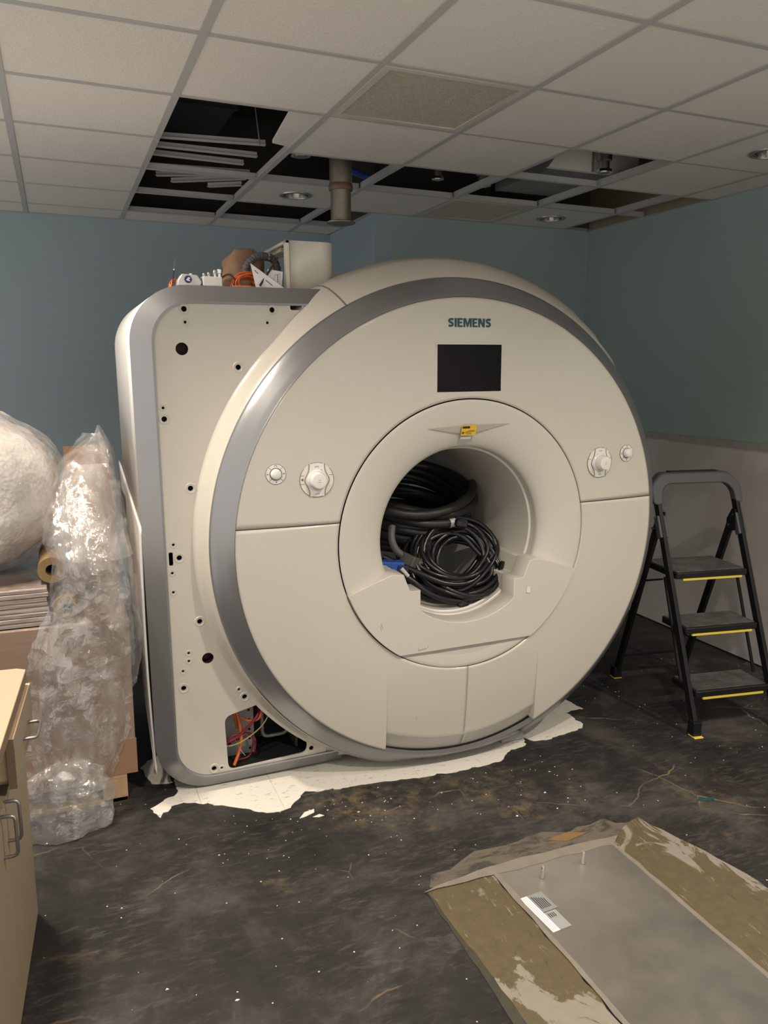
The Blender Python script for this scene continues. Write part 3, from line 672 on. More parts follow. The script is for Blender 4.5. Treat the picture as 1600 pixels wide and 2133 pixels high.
# screen and name
flat('screen_frame', [rrect(-0.1505, 0.1475, MZ+0.6045, MZ+0.7975, 0.002, 2)], 0.006, mat('screen_frame_cream', (0.74, 0.70, 0.62), 0.3), 'xz', -0.0205, scan, 0)
flat('display_screen', [rrect(-0.148, 0.145, MZ+0.607, MZ+0.795, 0.001, 2)], 0.004, GLASSB, 'xz', -0.0228, scan, 0)
def letter_S():
    C = [(.0228, .0288), (.0175, .0305), (.0110, .0304), (.0060, .0277), (.0052, .0235), (.0080, .0200), (.0135, .0176), (.0185, .0150), (.0208, .0113), (.0194, .0072), (.0150, .0047), (.0090, .0043), (.0025, .0062)]
    C = [Vector((a, b, 0)) for a, b in C]; C = sp(C, 4); A, B = [], []
    for i, p in enumerate(C):
        t = (C[min(i+1, len(C)-1)]-C[max(i-1, 0)]).normalized(); n = Vector((-t.y, t.x, 0)); A.append(p+n*.0042); B.append(p-n*.0042)
    return [(p.x, p.y) for p in A]+[(p.x, p.y) for p in reversed(B)]
HL = .035
GL = {'I': [(0, 0), (0, HL), (.0092, HL), (.0092, 0)],
      'E': [(0, 0), (0, HL), (.0225, HL), (.0225, .0280), (.0090, .0280), (.0090, .0212), (.0205, .0212), (.0205, .0145), (.0090, .0145), (.0090, .0070), (.0235, .0070), (.0235, 0)],
      'M': [(0, 0), (0, HL), (.0115, HL), (.0185, .0140), (.0255, HL), (.0370, HL), (.0370, 0), (.0285, 0), (.0285, .0230), (.0212, 0), (.0158, 0), (.0085, .0230), (.0085, 0)],
      'N': [(0, 0), (0, HL), (.0105, HL), (.0215, .0140), (.0215, HL), (.0300, HL), (.0300, 0), (.0200, 0), (.0085, .0215), (.0085, 0)]}
GW = {'S': .0255, 'I': .0092, 'E': .0235, 'M': .037, 'N': .030}
xl = -0.0955
for ch in 'SIEMENS':
    L_ = letter_S() if ch == 'S' else GL[ch]
    flat('brand_letter', [[(xl+a, MZ+0.8635+b) for a, b in L_]], 0.0012, TEAL, 'xz', -0.0118, scan, 0)
    xl += GW[ch]+0.0036
# control units
def seat(t, x, z):      # sit flush on the slightly domed face
    r = math.hypot(x, z); f = 0.048*(r-RB)/(RF-RB)**2; n = Vector((f*x/r, -1, f*z/r)).normalized()
    t.location = (x, dome(r)-0.0022, MZ+z); t.rotation_mode = 'QUATERNION'; t.rotation_quaternion = Vector((0, -1, 0)).rotation_difference(n)
def control_big(x, z, mir):
    yb = dome(math.hypot(x, z))-0.0005
    t = empty('table_control'); t.parent = scan; seat(t, x, z)
    def ringline(R, a0, a1, nm='outline'):
        MB().tube([(R*math.sin(a), -0.0005, R*math.cos(a)) for a in [a0+(a1-a0)*i/24 for i in range(25)]], 0.0009, 5).build(nm, LINE, t)
    flat('control_disc', [circ(0, 0, 0.067, 48)], 0.0012, mat('control_disc_cream', (0.74, 0.69, 0.60), 0.3), 'xz', 0.0004, t, 0)
    ringline(0.067, -0.45, 0.45); ringline(0.067, PI-2.3, PI+2.3) ; 
    body = []
    for i in range(25):
        a = i/24*2-1; w = 0.030+0.018*math.exp(-(a*0.0667/0.028)**2); body.append((w, a*0.0625))
    loop = body+[(-x_, z_) for x_, z_ in reversed(body)]
    flat('control_body', [loop], 0.004, KNOB, 'xz', -0.0015, t, 30)
    for sg in (-1, 1): MB().tube([(sg*w, -0.004, z_) for w, z_ in body], 0.0014, 5).build('body_edge', LINE, t)
    MB().lathe([(-0.003, 0.042), (-0.007, 0.040), (-0.010, 0.034)], 0, n=40).build('knob_collar', KNOB, t, 60)
    MB().lathe([(-0.003, 0.0345), (-0.012, 0.033), (-0.036, 0.030), (-0.042, 0.028), (-0.043, 0.0245), (-0.043, 0.0002)], 0, n=40).build('jog_knob', KNOB, t, 40)
    for dz, w in ((0.004, 0.007), (-0.004, 0.012)): MB().box((0, -0.0433, dz), (w, 0.0006, 0.0014)).build('knob_print', LINE, t, 0)
    for dx, dz, w in ((0, 0.052, 0.018), (0.014*mir, 0.038, 0.016), (0, -0.054, 0.018)):
        for q in range(4): MB().box((dx-w/2+w*(q+0.5)/4, -0.0039, dz+0.001*((q*7) % 3-1)), (w/5, 0.0005, 0.0022)).build('control_print', LINE, t, 0)
    for sg in (-1, 1):
        MB().tube([(sg*0.050, -0.0006, 0.018), (sg*0.066, -0.0006, 0.018)], 0.0009, 5).build('outline', LINE, t)
    MB().tube([(-0.050*mir, -0.0006, -0.014), (-0.066*mir, -0.0006, -0.014)], 0.0009, 5).build('outline', LINE, t)
    MB().lathe([(-0.0012, 0.0045), (-0.0012, 0.0002)], 0, n=12).xf(Matrix.Translation((-0.057*mir, 0, 0.003))).build('lock_symbol', LINE, t, 0)
    MB().lathe_z([(0.0345, 0), (0.0345, 0.001)], n=4).build('tick', LINE, t, 0) if False else None
    return t
def control_small(x, z):
    yb = dome(math.hypot(x, z))-0.0005
    t = empty('volume_control'); t.parent = scan; seat(t, x, z)
    flat('control_disc', [circ(0, 0, 0.038, 40)], 0.0016, KNOB, 'xz', 0, t, 0)
    MB().tube([(0.038*math.sin(2*PI*i/40), -0.0006, 0.038*math.cos(2*PI*i/40)) for i in range(40)], 0.0008, 5, closed=True).build('outline', LINE, t)
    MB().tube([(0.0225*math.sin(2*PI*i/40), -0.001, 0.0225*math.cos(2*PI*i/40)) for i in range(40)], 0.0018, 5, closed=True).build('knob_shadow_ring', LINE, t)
    MB().lathe([(-0.001, 0.021), (-0.012, 0.020), (-0.018, 0.0175), (-0.0205, 0.013), (-0.021, 0.0002)], 0, n=36).build('knob', KNOB, t, 40)
    for a in (45, 135, 225, 315):
        a = math.radians(a); MB().tube([(0.024*math.sin(a), -0.001, 0.024*math.cos(a)), (0.0375*math.sin(a), -0.001, 0.0375*math.cos(a))], 0.0008, 5).build('divider', LINE, t)
    for dx, dz in ((-0.031, 0), (0.031, 0.001), (0.001, -0.031)):
        MB().lathe([(-0.0014, 0.0028), (-0.0014, 0.0002)], 0, n=8).xf(Matrix.Translation((dx, 0, dz))).build('symbol', LINE, t, 0)
    MB().tube([(0.0045*math.sin(a), -0.0013, 0.030+0.0045*math.cos(a)) for a in [-2.2+4.4*i/10 for i in range(11)]], 0.0009, 5).build('headphone_symbol', LINE, t)
control_big(-0.660, 0.283, 1); control_big(0.664, 0.281, -1); control_small(-0.818, 0.313); control_small(0.819, 0.315)

# square rear housing: silver border, drilled side plate, covers
HX, HZ0, HZ1 = 1.296, 0.018, 2.054
HR = 0.30
inner = rrect(-1.214, HR-0.08, 0.078, 1.986, 0.145, 14)
outer = rrect(-HX, HR, HZ0, HZ1, 0.215, 14)
mid = rrect(-1.222, HR-0.07, 0.073, 1.993, 0.15, 14)
def leftpart(L, xe):
    z0, z1 = min(p[1] for p in L), max(p[1] for p in L)
    Q = sorted([p for p in L if p[0] < -0.6], key=lambda p: math.atan2(p[1]-1.03, p[0]+0.5) % (2*PI))
    return [(xe, z1)]+Q+[(xe, z0)]
inner, mid, outer = leftpart(inner, -0.50), leftpart(mid, -0.50), leftpart(outer, -0.50)
nL = len(inner)
m = MB(); m.add([(x, 0.202, z) for x, z in inner]+[(x, 0.178, z) for x, z in inner]+[(x, 0.176, z) for x, z in mid]+[(x, 0.212, z) for x, z in outer]+[(x, 0.222, z) for x, z in outer],
                [(k*nL+i, k*nL+i+1, (k+1)*nL+i+1, (k+1)*nL+i) for k in range(4) for i in range(nL-1)])
m.build('silver_border', SILVER, scan, 35)
X_ = lambda x: x-1.566
big = [(0.469, 1.965), (0.805, 1.968), (0.664, 1.75), (0.375, 1.559), (0.459, 1.289), (0.402, 1.017), (0.468, 0.748), (0.391, 0.476), (0.636, 0.397), (0.496, 0.102), (0.920, 0.108)]
small = [(0.471, 1.917), (0.785, 1.919), (0.373, 1.601), (0.382, 1.071), (0.372, 0.958), (0.372, 0.88), (0.418, 0.621), (0.417, 0.587), (0.392, 0.548), (0.614, 0.433), (0.528, 0.098)]
port = [(0.454, 1.819), (0.493, 0.588)]
win = roundpoly([(X_(0.548), 0.322), (X_(0.730), 0.362), (X_(0.900), 0.158), (X_(0.900), 0.094), (X_(0.556), 0.082)], 0.032)
slots = [rrect(X_(0.878), X_(0.926), 1.969, 1.989, 0.008, 4), rrect(X_(0.362), X_(0.378), 0.988, 1.042, 0.006, 4)]
_p = [p for p in rrect(-1.2135, HR-0.079, 0.0785, 1.9855, 0.144, 14) if p[0] < -0.5]
_p = sorted(_p, key=lambda p: (math.atan2(p[1]-1.03, p[0]+0.5)) % (2*PI))
loops = [[(-0.58, 1.9855)]+_p+[(-0.58, 0.0785)], win]+slots
loops += [circ(X_(x), z, 0.0105, 16) for x, z in big]+[circ(X_(x), z, 0.0055, 12) for x, z in small]+[circ(X_(x), z, 0.0235, 28) for x, z in port]
flat('drilled_plate', loops, 0.008, CREAM, 'xz', 0.190, scan, 30)
ring_b = MB().lathe([(0.0, 0.0215), (-0.0026, 0.0195), (-0.0026, 0.0165), (0.0015, 0.0135), (0.004, 0.0105)], 0, n=20).mesh('hole_collar', CREAM, 40)
ring_s = MB().lathe([(0.0, 0.0135), (-0.002, 0.012), (-0.002, 0.0095), (0.001, 0.0075), (0.004, 0.0055)], 0, n=16).mesh('hole_collar', CREAM, 40)
cup = MB().lathe([(0.0, 1.0), (0.03, 1.0), (0.03, 0.001)], 0, n=16).mesh('hole_sleeve', DARK, 40)
for k_, (x, z) in enumerate(big): inst(ring_b, 'hole_collar', scan, (X_(x), 0.186, z)); inst(cup, 'hole_sleeve', scan, (X_(x), 0.192, z), scale=(0.0106, 1, 0.0106))
for k_, (x, z) in enumerate(small): inst(ring_s, 'hole_collar', scan, (X_(x), 0.186, z)); inst(cup, 'hole_sleeve', scan, (X_(x), 0.192, z), scale=(0.0056, 1, 0.0056))
rust = mat('dark_red_primer', (0.045, 0.012, 0.008), 0.6)
for x, z in port: inst(MB().lathe([(0.0, 0.024), (0.05, 0.024), (0.05, 0.0005)], 0, n=24).mesh('port_cup', rust, 40), 'port_cup', scan, (X_(x), 0.193, z))
# white side covers behind the border (upper wrap-around, and the loose lower sheet)
cut_f, cut_b = 1.15, 1.33
def wrap(sgn):
    L = [p for p in outer if p[1] > 1.2]
    L = sorted(L, key=lambda p: 0) 
    return L
arcL = [(-HX, cut_f)]+[p for p in outer if p[0] < -1.0 and p[1] > 1.5][::-1]+[(-0.70, HZ1)]
def wrapfn(pts):
    m = MB(); k = len(pts); ys = [0.222, 0.40, 0.60, 0.80, 1.00, 1.10, 1.16, 1.20]
    for y in ys:
        ins = max(0, y-1.0)**2*1.6
        for i, (x, z) in enumerate(pts):
            zz = z if i else cut_f+(cut_b-cut_f)*(y-0.222)/0.98
            sx = 1 if x > 0 else -1
            m.v.append((x-sx*ins, y, zz-(ins if zz > 1.9 else 0)))
    m.f = [(j*k+i, j*k+i+1, (j+1)*k+i+1, (j+1)*k+i) for j in range(len(ys)-1) for i in range(k-1)]
    return m
# order the arc from bottom-left up and over
pts = sorted([p for p in outer if p[0] < -1.0 and p[1] > 1.5], key=lambda p: math.atan2(p[1]-1.7, p[0]+1.0) if math.atan2(p[1]-1.7, p[0]+1.0) > 0 else math.atan2(p[1]-1.7, p[0]+1.0)+2*PI, reverse=True)
arcL = [(-HX, cut_f)]+pts+[(0.0, HZ1)]
wrapfn(arcL).build('side_cover', WHITEP, scan, 40, solid=0.006)
for s_ in (-1,):
    def lowfn(u, v):
        z = (cut_f-0.012)+(0.105-(cut_f-0.012))*u
        yb = 1.12-0.98*max(0, u)**1.35
        zz = z+(cut_b-cut_f)*(1-u)*v*0.93
        y = 0.225+(yb-0.225)*v if yb > 0.23 else 0.225+0.02*v
        return (s_*(HX+0.004+0.010*math.sin(u*PI)+0.006*v), y, zz)
    o = MB().grid(lowfn, 40, 12).build('lower_side_cover', WHITEP, scan, 40, solid=0.007)
fr = MB()
fr.bb((-1.23, 0.30, 0.06), (-1.20, 1.15, 1.9)).bb((-1.2, 0.30, 0.04), (0.6, 1.15, 0.06))
fr.build('inner_frame', DARK, scan, 0)
MB().lathe([(0.55, 0.38), (0.55, 1.10), (1.1, 1.10), (1.12, 0.6)], MZ, n=80, zmin=0.06).build('magnet_body', mat('magnet_grey', (0.16, 0.16, 0.16), 0.5), scan, 40)
MB().lathe([(1.20, 0.45), (1.19, 1.0), (1.12, 1.15)], MZ, n=80, zmin=0.06).build('rear_cover', CREAM, scan, 40)
for x, y in ((-0.22, 0.17), (0.12, 0.17), (-1.05, 0.30), (0.50, 0.24), (0.32, 0.12), (-1.0, 1.0), (0.5, 1.0)):
    MB().bb((x-0.06, y-0.03, -0.006 - ROLL*0 + (0.012*abs(x) if x < 0 else -0.0)), (x+0.06, y+0.05, 0.06)).build('levelling_foot', mat('foot_grey', (0.30, 0.30, 0.28), 0.6), scan, 0, bevel=0.003)
# inside of the service opening
grey_in = mat('bracket_grey', (0.33, 0.32, 0.30), 0.5, 0.2)
pn = flat('service_bracket', [[(X_(0.56), 0.06), (X_(0.70), 0.06), (X_(0.70), 0.38), (X_(0.56), 0.38)]]+[circ(X_(0.68), 0.09+q*0.045, 0.006, 10) for q in range(5)]+[circ(X_(0.59), 0.13, 0.008, 10)], 0.006, grey_in, 'xz', 0.33, scan, 0)
MB().tube([(X_(x), 0.36, z) for x, z in roundpoly([(0.745, 0.285), (0.86, 0.285), (0.86, 0.115), (0.745, 0.115)], 0.03)], 0.008, 8, closed=True).build('tube_bracket', grey_in, scan)
MB().tube([(X_(0.745), 0.345, 0.255), (X_(0.73), 0.34, 0.25), (X_(0.725), 0.33, 0.33), (X_(0.75), 0.33, 0.345)], 0.006, 8).build('hook_bracket', grey_in, scan)
MB().bb((X_(0.88), 0.30, 0.05), (X_(0.89), 0.45, 0.3)).build('dark_post', GREYM, scan, 0)
MB().bb((X_(0.52), 0.215, 0.045), (X_(0.98), 0.46, 0.07)).build('service_tray', DARK, scan, 0)  # coloured near-black to stand in for shade inside the opening
MB().bb((X_(0.52), 0.46, 0.05), (X_(1.05), 0.47, 0.42)).build('service_back', DARK, scan, 0)
def wire(P, r, m, nm, parent=scan):
    return MB().tube(sp([(X_(x), y, z) for x, y, z in P], 8), r, 8).build(nm, m, parent, 60)
wire([(0.585, 0.215, 0.083), (0.612, 0.235, 0.13), (0.625, 0.24, 0.19), (0.622, 0.25, 0.25), (0.612, 0.26, 0.31), (0.616, 0.27, 0.37)], 0.0075, ORANGE, 'orange_hose')
wire([(0.630, 0.25, 0.28), (0.66, 0.24, 0.262), (0.70, 0.235, 0.265), (0.716, 0.235, 0.30), (0.715, 0.25, 0.35)], 0.006, ORANGE, 'orange_hose')
wire([(0.60, 0.25, 0.36), (0.605, 0.26, 0.30), (0.615, 0.27, 0.22)], 0.006, ORANGE, 'orange_hose')
wire([(0.555, 0.24, 0.178), (0.60, 0.235, 0.195), (0.65, 0.23, 0.235), (0.69, 0.23, 0.275), (0.715, 0.25, 0.31)], 0.0065, RED, 'red_cable')
wire([(0.56, 0.25, 0.19), (0.60, 0.245, 0.205), (0.66, 0.25, 0.20), (0.69, 0.26, 0.16), (0.685, 0.26, 0.10)], 0.004, RED, 'red_cable')
wire([(0.56, 0.25, 0.17), (0.62, 0.25, 0.18), (0.665, 0.25, 0.19), (0.68, 0.26, 0.15), (0.66, 0.26, 0.09), (0.60, 0.25, 0.085)], 0.0035, RED, 'red_cable')
wire([(0.550, 0.22, 0.172), (0.60, 0.215, 0.178), (0.66, 0.212, 0.205), (0.72, 0.215, 0.25), (0.76, 0.23, 0.31)], 0.0028, GREENY, 'earth_wire')
wire([(0.835, 0.30, 0.20), (0.845, 0.30, 0.24)], 0.005, GREENY, 'earth_wire')
wire([(0.595, 0.225, 0.195), (0.615, 0.222, 0.15), (0.635, 0.22, 0.115)], 0.0015, CHROME, 'cable_tie')
# turret cover on top of the housing (open at its left)
def prof(off):
    P = [(-0.700+off, 0.245+off), (-0.51, 0.245+off)]
    for i in range(9):
        a = -PI/2+PI/2*i/8; P.append((-0.535+(0.055-off)*math.cos(a), 0.30+(0.055-off)*math.sin(a)))
    P.append((-0.48-off, 0.62))
    return P
tz0, tz1 = HZ1, 2.248
P1 = [(-0.655, 0.30), (-0.515, 0.30)]+[(-0.515+0.06*math.cos(a), 0.36+0.06*math.sin(a)) for a in [-PI/2+PI/2*i/8 for i in range(1, 9)]]+[(-0.455, 0.74), (-0.655, 0.74)]
wallp = P1[:-1]
m = MB(); k = len(wallp)
m.v = [(x, y, tz0) for x, y in wallp]+[(x, y, tz1) for x, y in wallp]; m.f = [(i, i+1, k+i+1, k+i) for i in range(k-1)]
m.f.append(tuple(k+i for i in range(k))+() ); 
m.v.append((-0.655, 0.74, tz1)); m.f[-1] = tuple(k+i for i in range(k))+(2*k,)
m.build('turret_cover', CREAM, scan, 30, solid=0.009)
MB().bb((-0.670, 0.296, tz0), (-0.654, 0.325, tz1+0.001)).build('turret_flange', mat('cover_edge_cream', (0.60, 0.55, 0.44), 0.4), scan, 0, bevel=0.002)
MB().bb((-0.670, 0.296, tz1-0.012), (-0.654, 0.74, tz1+0.001)).build('turret_flange', mat('cover_edge_cream', (0.60,)*3), scan, 0, bevel=0.002)
MB().bb((-0.655, 0.42, tz1-0.028), (-0.605, 0.74, tz1-0.012)).build('turret_rib', CREAM, scan, 0)
MB().bb((-0.455, 0.52, 2.05), (-0.30, 0.8, 2.15)).build('top_rear_cover', CREAM, scan, 0, bevel=0.006)
TOPZ = HZ1+0.008

# ------------------------------------------------------------------ floor remnants
def clip(poly, f):
    out = []
    for i in range(len(poly)):
        a, b = poly[i-1], poly[i]; fa, fb = f(a), f(b)
        if (fa >= 0) != (fb >= 0):
            t = fa/(fa-fb); out.append((a[0]+(b[0]-a[0])*t, a[1]+(b[1]-a[1])*t))
        if fb >= 0: out.append(b)
    return out
def rough_edge(P, amp=0.008, step=0.035):
    out = []
    for i in range(len(P)):
        a, b = Vector(P[i-1]), Vector(P[i]); n = max(1, int((b-a).length/step))
        for j in range(n):
            p = a.lerp(b, j/n); q = noise.noise(Vector((p.x*31, p.y*31, 4)))*amp; r_ = noise.noise(Vector((p.x*31, p.y*31, 9)))*amp
            out.append((p.x+q, p.y+r_))
    return out
mainp = [(0.247, 3.013), (0.265, 2.932), (0.331, 3.013), (0.418, 2.993), (0.527, 2.919), (0.624, 2.846), (0.685, 2.799), (0.761, 2.805), (0.854, 2.905), (0.995, 2.873), (1.107, 2.869), (1.403, 2.824), (1.754, 2.819), (1.82, 2.89), (1.931, 2.911), (1.97, 2.99), (1.99, 3.4), (0.36, 3.4), (0.36, 3.10)]
rightp = [(1.971, 2.989), (1.987, 2.935), (2.091, 2.925), (2.293, 2.965), (2.324, 2.999), (2.326, 3.147), (2.442, 3.151), (2.414, 3.285), (2.2, 3.4), (1.992, 3.4)]
leftp = [(0.247, 3.275), (0.235, 3.36), (0.274, 3.42), (0.322, 3.46), (0.352, 3.30), (0.345, 3.18), (0.271, 3.214)]
TT = 0.3048
for P in (mainp, rightp, leftp):
    P = rough_edge(P, 0.016, 0.016)
    for i in range(-2, 12):
        for j in range(8, 13):
            x0, y0 = 0.13+i*TT, 0.14+j*TT
            Q = clip(clip(clip(clip(P, lambda p: p[0]-x0-0.0006), lambda p: x0+TT-0.0006-p[0]), lambda p: p[1]-y0-0.0006), lambda p: y0+TT-0.0006-p[1])
            if len(Q) < 3: continue
            ar = abs(sum(Q[k-1][0]*Q[k][1]-Q[k][0]*Q[k-1][1] for k in range(len(Q))))/2
            if ar < 0.0006: continue
            o = flat('vinyl_tile', [Q], 0.003, VINYL, 'xy', 0.0016, floor_o, 0)
    # end of piece
for P, lb in (([(0.775, 2.722), (0.806, 2.757), (0.848, 2.765), (0.842, 2.742), (0.80, 2.726)], 'larger white tile chip on the floor in front of the scanner'), ([(0.826, 2.712), (0.856, 2.722), (0.872, 2.706), (0.85, 2.703)], 'smaller white tile chip beside the larger one')):
    o = flat('tile_chip', [P], 0.003, VINYL, 'xy', 0.002, None, 0); tag(o, lb, 'tile chip', 'loose tile chips')
m = MB()
for k_ in range(300):
    u = random.random()
    if u < 0.35: x, y = random.uniform(0.3, 2.0), random.gauss(2.65, 0.14)
    elif u < 0.6: x, y = random.uniform(2.4, 3.6), random.gauss(3.1, 0.5)
    else: x, y = random.uniform(-0.1, 3.6), random.uniform(0.9, 2.8)
    if 1.30 < x < 1.82 and y < 2.14: continue
    s_ = random.uniform(0.001, 0.0035)*(2.0 if random.random() < 0.1 else 1); a = random.uniform(0, 2*PI); n_ = random.randint(3, 5)
    ring = [(x+s_*random.uniform(0.6, 1.4)*math.cos(a+2*PI*q/n_), y+s_*random.uniform(0.4, 1)*math.sin(a+2*PI*q/n_)) for q in range(n_)]
    if y > 2.86 and 0.3 < x < 2.5: continue
    m.prism(ring, 0.0002, 0.002)
o = m.build('floor_flakes', mat('white_flakes', (0.66, 0.64, 0.60), 0.6), None, 0); tag(o, 'tiny white tile flakes scattered over the black floor', 'debris', None, 'stuff')
# floor trench with aluminium cover plate
ft = MB().bb((1.312, -0.4, 0.0), (1.808, 2.132, 0.006)).build('floor_plate', PLATE, None, 0, bevel=0.001); tag(ft, 'dull aluminium cover plate let into the floor at lower right', 'floor plate')
for x, y in ((1.452, 2.048), (1.632, 2.063)):
    b_ = MB().lathe_z([(0.007, 0.006), (0.007, 0.050), (0.006, 0.052)], (x, y, 0), 14).build('stud_bolt', CHROME, ft)
    MB().lathe_z([(0.010, 0.006), (0.010, 0.012), (0.006, 0.013)], (x, y, 0), 6).build('nut', STEEL, b_, 0)
def strip(name, P, z, m, amp=0.01):
    o = flat(name, [rough_edge(P, amp, 0.05)], 0.003, m, 'xy', z, floor_o, 0); return o
strip('dark_glue_band', [(1.02, -0.4), (1.115, -0.4), (1.105, 1.3), (1.09, 2.12), (1.05, 2.14), (1.03, 1.4)], 0.0010, mat('dark_olive_glue', (0.035, 0.031, 0.020), 0.6, 0, 0.5, 18), 0.012)
strip('glue_strip', [(1.105, -0.4), (1.305, -0.4), (1.305, 2.16), (1.10, 2.165), (1.055, 2.13)], 0.0015, SCREED, 0.012)
strip('glue_strip', [(1.815, -0.4), (2.13, -0.4), (2.14, 1.8), (2.02, 2.23), (1.86, 2.19), (1.815, 2.14)], 0.0015, SCREED, 0.012)
strip('mortar_patch', [(1.06, 2.15), (1.31, 2.135), (1.812, 2.135), (1.96, 2.21), (1.88, 2.27), (1.70, 2.25), (1.60, 2.29), (1.44, 2.26), (1.30, 2.275), (1.18, 2.22), (1.10, 2.21)], 0.0022, MORTAR, 0.018)
strip('glue_edge', [(1.305, -0.4), (1.322, -0.4), (1.322, 2.12), (1.305, 2.14)], 0.0060, mat('pale_mortar', (0.17, 0.15, 0.122), 0.8, 0, 0.25, 20), 0.006)
strip('glue_edge', [(1.802, -0.4), (1.818, -0.4), (1.818, 2.14), (1.802, 2.13)], 0.0060, mat('pale_mortar', (0.17, 0.15, 0.122), 0.8, 0, 0.25, 20), 0.006)
strip('mortar_ridge', [(1.04, 2.135), (1.30, 2.127), (1.81, 2.118), (1.86, 2.15), (1.60, 2.172), (1.30, 2.172)], 0.0065, mat('pale_mortar', (0.17, 0.15, 0.122), 0.8, 0, 0.25, 20), 0.01)
strip('ochre_spot', [(1.60, 2.235), (1.70, 2.25), (1.76, 2.215), (1.66, 2.20)], 0.0046, mat('ochre_stain', (0.17, 0.095, 0.03), 0.8), 0.01)
lb_ = empty('plate_label', (1.395, 1.90, 0.0065), (0, 0, math.radians(4))); tag(lb_, 'silver and white type label stuck on the aluminium floor plate', 'label')
flat('white_strip', [[(-0.07, -0.088), (-0.042, -0.088), (-0.042, 0.088), (-0.07, 0.088)]], 0.0008, PAPER, 'xy', 0.0006, lb_, 0)
flat('silver_strip', [[(-0.042, -0.088), (0.004, -0.088), (0.004, -0.004), (-0.042, -0.004)]], 0.0008, mat('silver_label', (0.42, 0.42, 0.43), 0.35, 0.5), 'xy', 0.0006, lb_, 0)
flat('grey_strip', [[(-0.042, 0.0), (0.018, 0.0), (0.018, 0.088), (-0.042, 0.088)]], 0.0008, mat('grey_label', (0.30, 0.30, 0.31), 0.4, 0.4), 'xy', 0.0006, lb_, 0)
for q in range(3): MB().bb((-0.064+q*0.007, -0.082, 0.001), (-0.0625+q*0.007, 0.082, 0.0013)).build('print_line', mat('grey_ink', (0.3, 0.28, 0.26), 0.7), lb_, 0)
for q in range(6): MB().bb((-0.034+q*0.007, 0.015, 0.001), (-0.031+q*0.007, 0.078-0.004*q, 0.0013)).build('print_line', INK, lb_, 0)
for q in range(4): MB().bb((-0.034+q*0.007, -0.032, 0.001), (-0.031+q*0.007, -0.012, 0.0013)).build('print_line', INK, lb_, 0)
o = flat('teal_paint_mark', [rough_edge([(2.32, 2.235), (2.40, 2.215), (2.42, 2.232), (2.35, 2.25)], 0.006, 0.02)], 0.001, mat('teal_paint', (0.01, 0.05, 0.055), 0.6), 'xy', 0.001, floor_o, 0)

# ------------------------------------------------------------------ step ladder
th = math.radians(-8.6)
lad = empty('step_ladder', (2.751, 2.682, 0.0), (0, 0, th)); tag(lad, 'black folding three-step ladder with yellow trim beside the scanner', 'step ladder')
LW = 0.462; SL = 0.428                         # width, lean of the front legs (depth per height)
def fl(x, z, off=0): return (x, z*SL*0.985+off, z)
def bar(pts, w, d, m, name, parent=lad, bev=0.003):
    # flat bar along a polyline (two points), rectangular section
    a, b = Vector(pts[0]), Vector(pts[1]); t = (b-a); L = t.length; R = t.to_track_quat('Z', 'X').to_matrix()
    mb = MB().box((0, 0, L/2), (w, d, L)); mb.v = [tuple(R @ Vector(v)+a) for v in mb.v]
    return mb.build(name, m, parent, 0, bevel=bev)
for x in (0.0, LW):
    bar((fl(x, 0.03), fl(x, 1.13)), 0.040, 0.022, LADDER, 'front_leg')
    f_ = MB().box(fl(x, 0.040), (0.046, 0.052, 0.075)).build('foot', LADDER, lad, 0, bevel=0.005)
    MB().box(fl(x, 0.004), (0.049, 0.055, 0.006)).build('foot_pad', LADYEL, f_, 0, bevel=0.002)
    xr = x+(0.012 if x == 0 else -0.012)
    bar(((xr, 0.765, 0.03), (xr, 0.440, 1.0)), 0.042, 0.020, LADDER, 'rear_leg')
    f_ = MB().box((xr, 0.765, 0.036), (0.046, 0.05, 0.066)).build('foot', LADDER, lad, 0, bevel=0.005)
    MB().box((xr, 0.765, 0.004), (0.049, 0.053, 0.006)).build('foot_pad', LADYEL, f_, 0, bevel=0.002)
    s_ = 1 if x == 0 else -1
    h_ = MB().box(fl(x, 0.955, 0.002), (0.048, 0.034, 0.115), Matrix.Rotation(-math.atan(SL), 3, 'X')).build('hinge_sleeve', LADGREY, lad, 0, bevel=0.004)
    hb = MB().prism([(0.40, 0.92), (0.47, 0.90), (0.475, 0.97), (0.44, 1.03), (0.415, 1.03)], x+s_*0.020, x+s_*0.026, 'x').build('hinge_plate', LADDER, lad, 0)
    for yy, zz in ((0.43, 1.0), (0.455, 0.94)): MB().cyl((x-0.027, yy, zz), (x+0.027, yy, zz), 0.006, n=10).build('rivet', STEEL, hb)
    bar((fl(x+s_*0.018, 0.70, 0.075), fl(x+s_*0.018, 0.22, 0.085)), 0.010, 0.014, LADDER, 'link_strut', bev=0.001)
    bar(((x+s_*0.022, 0.56, 0.63), (x+s_*0.022, 0.40, 0.68)), 0.010, 0.014, LADDER, 'lock_arm', bev=0.001)
bar(((0.01, 0.728, 0.145), (LW-0.01, 0.728, 0.145)), 0.018, 0.012, LADDER, 'rear_crossbar', bev=0.002)
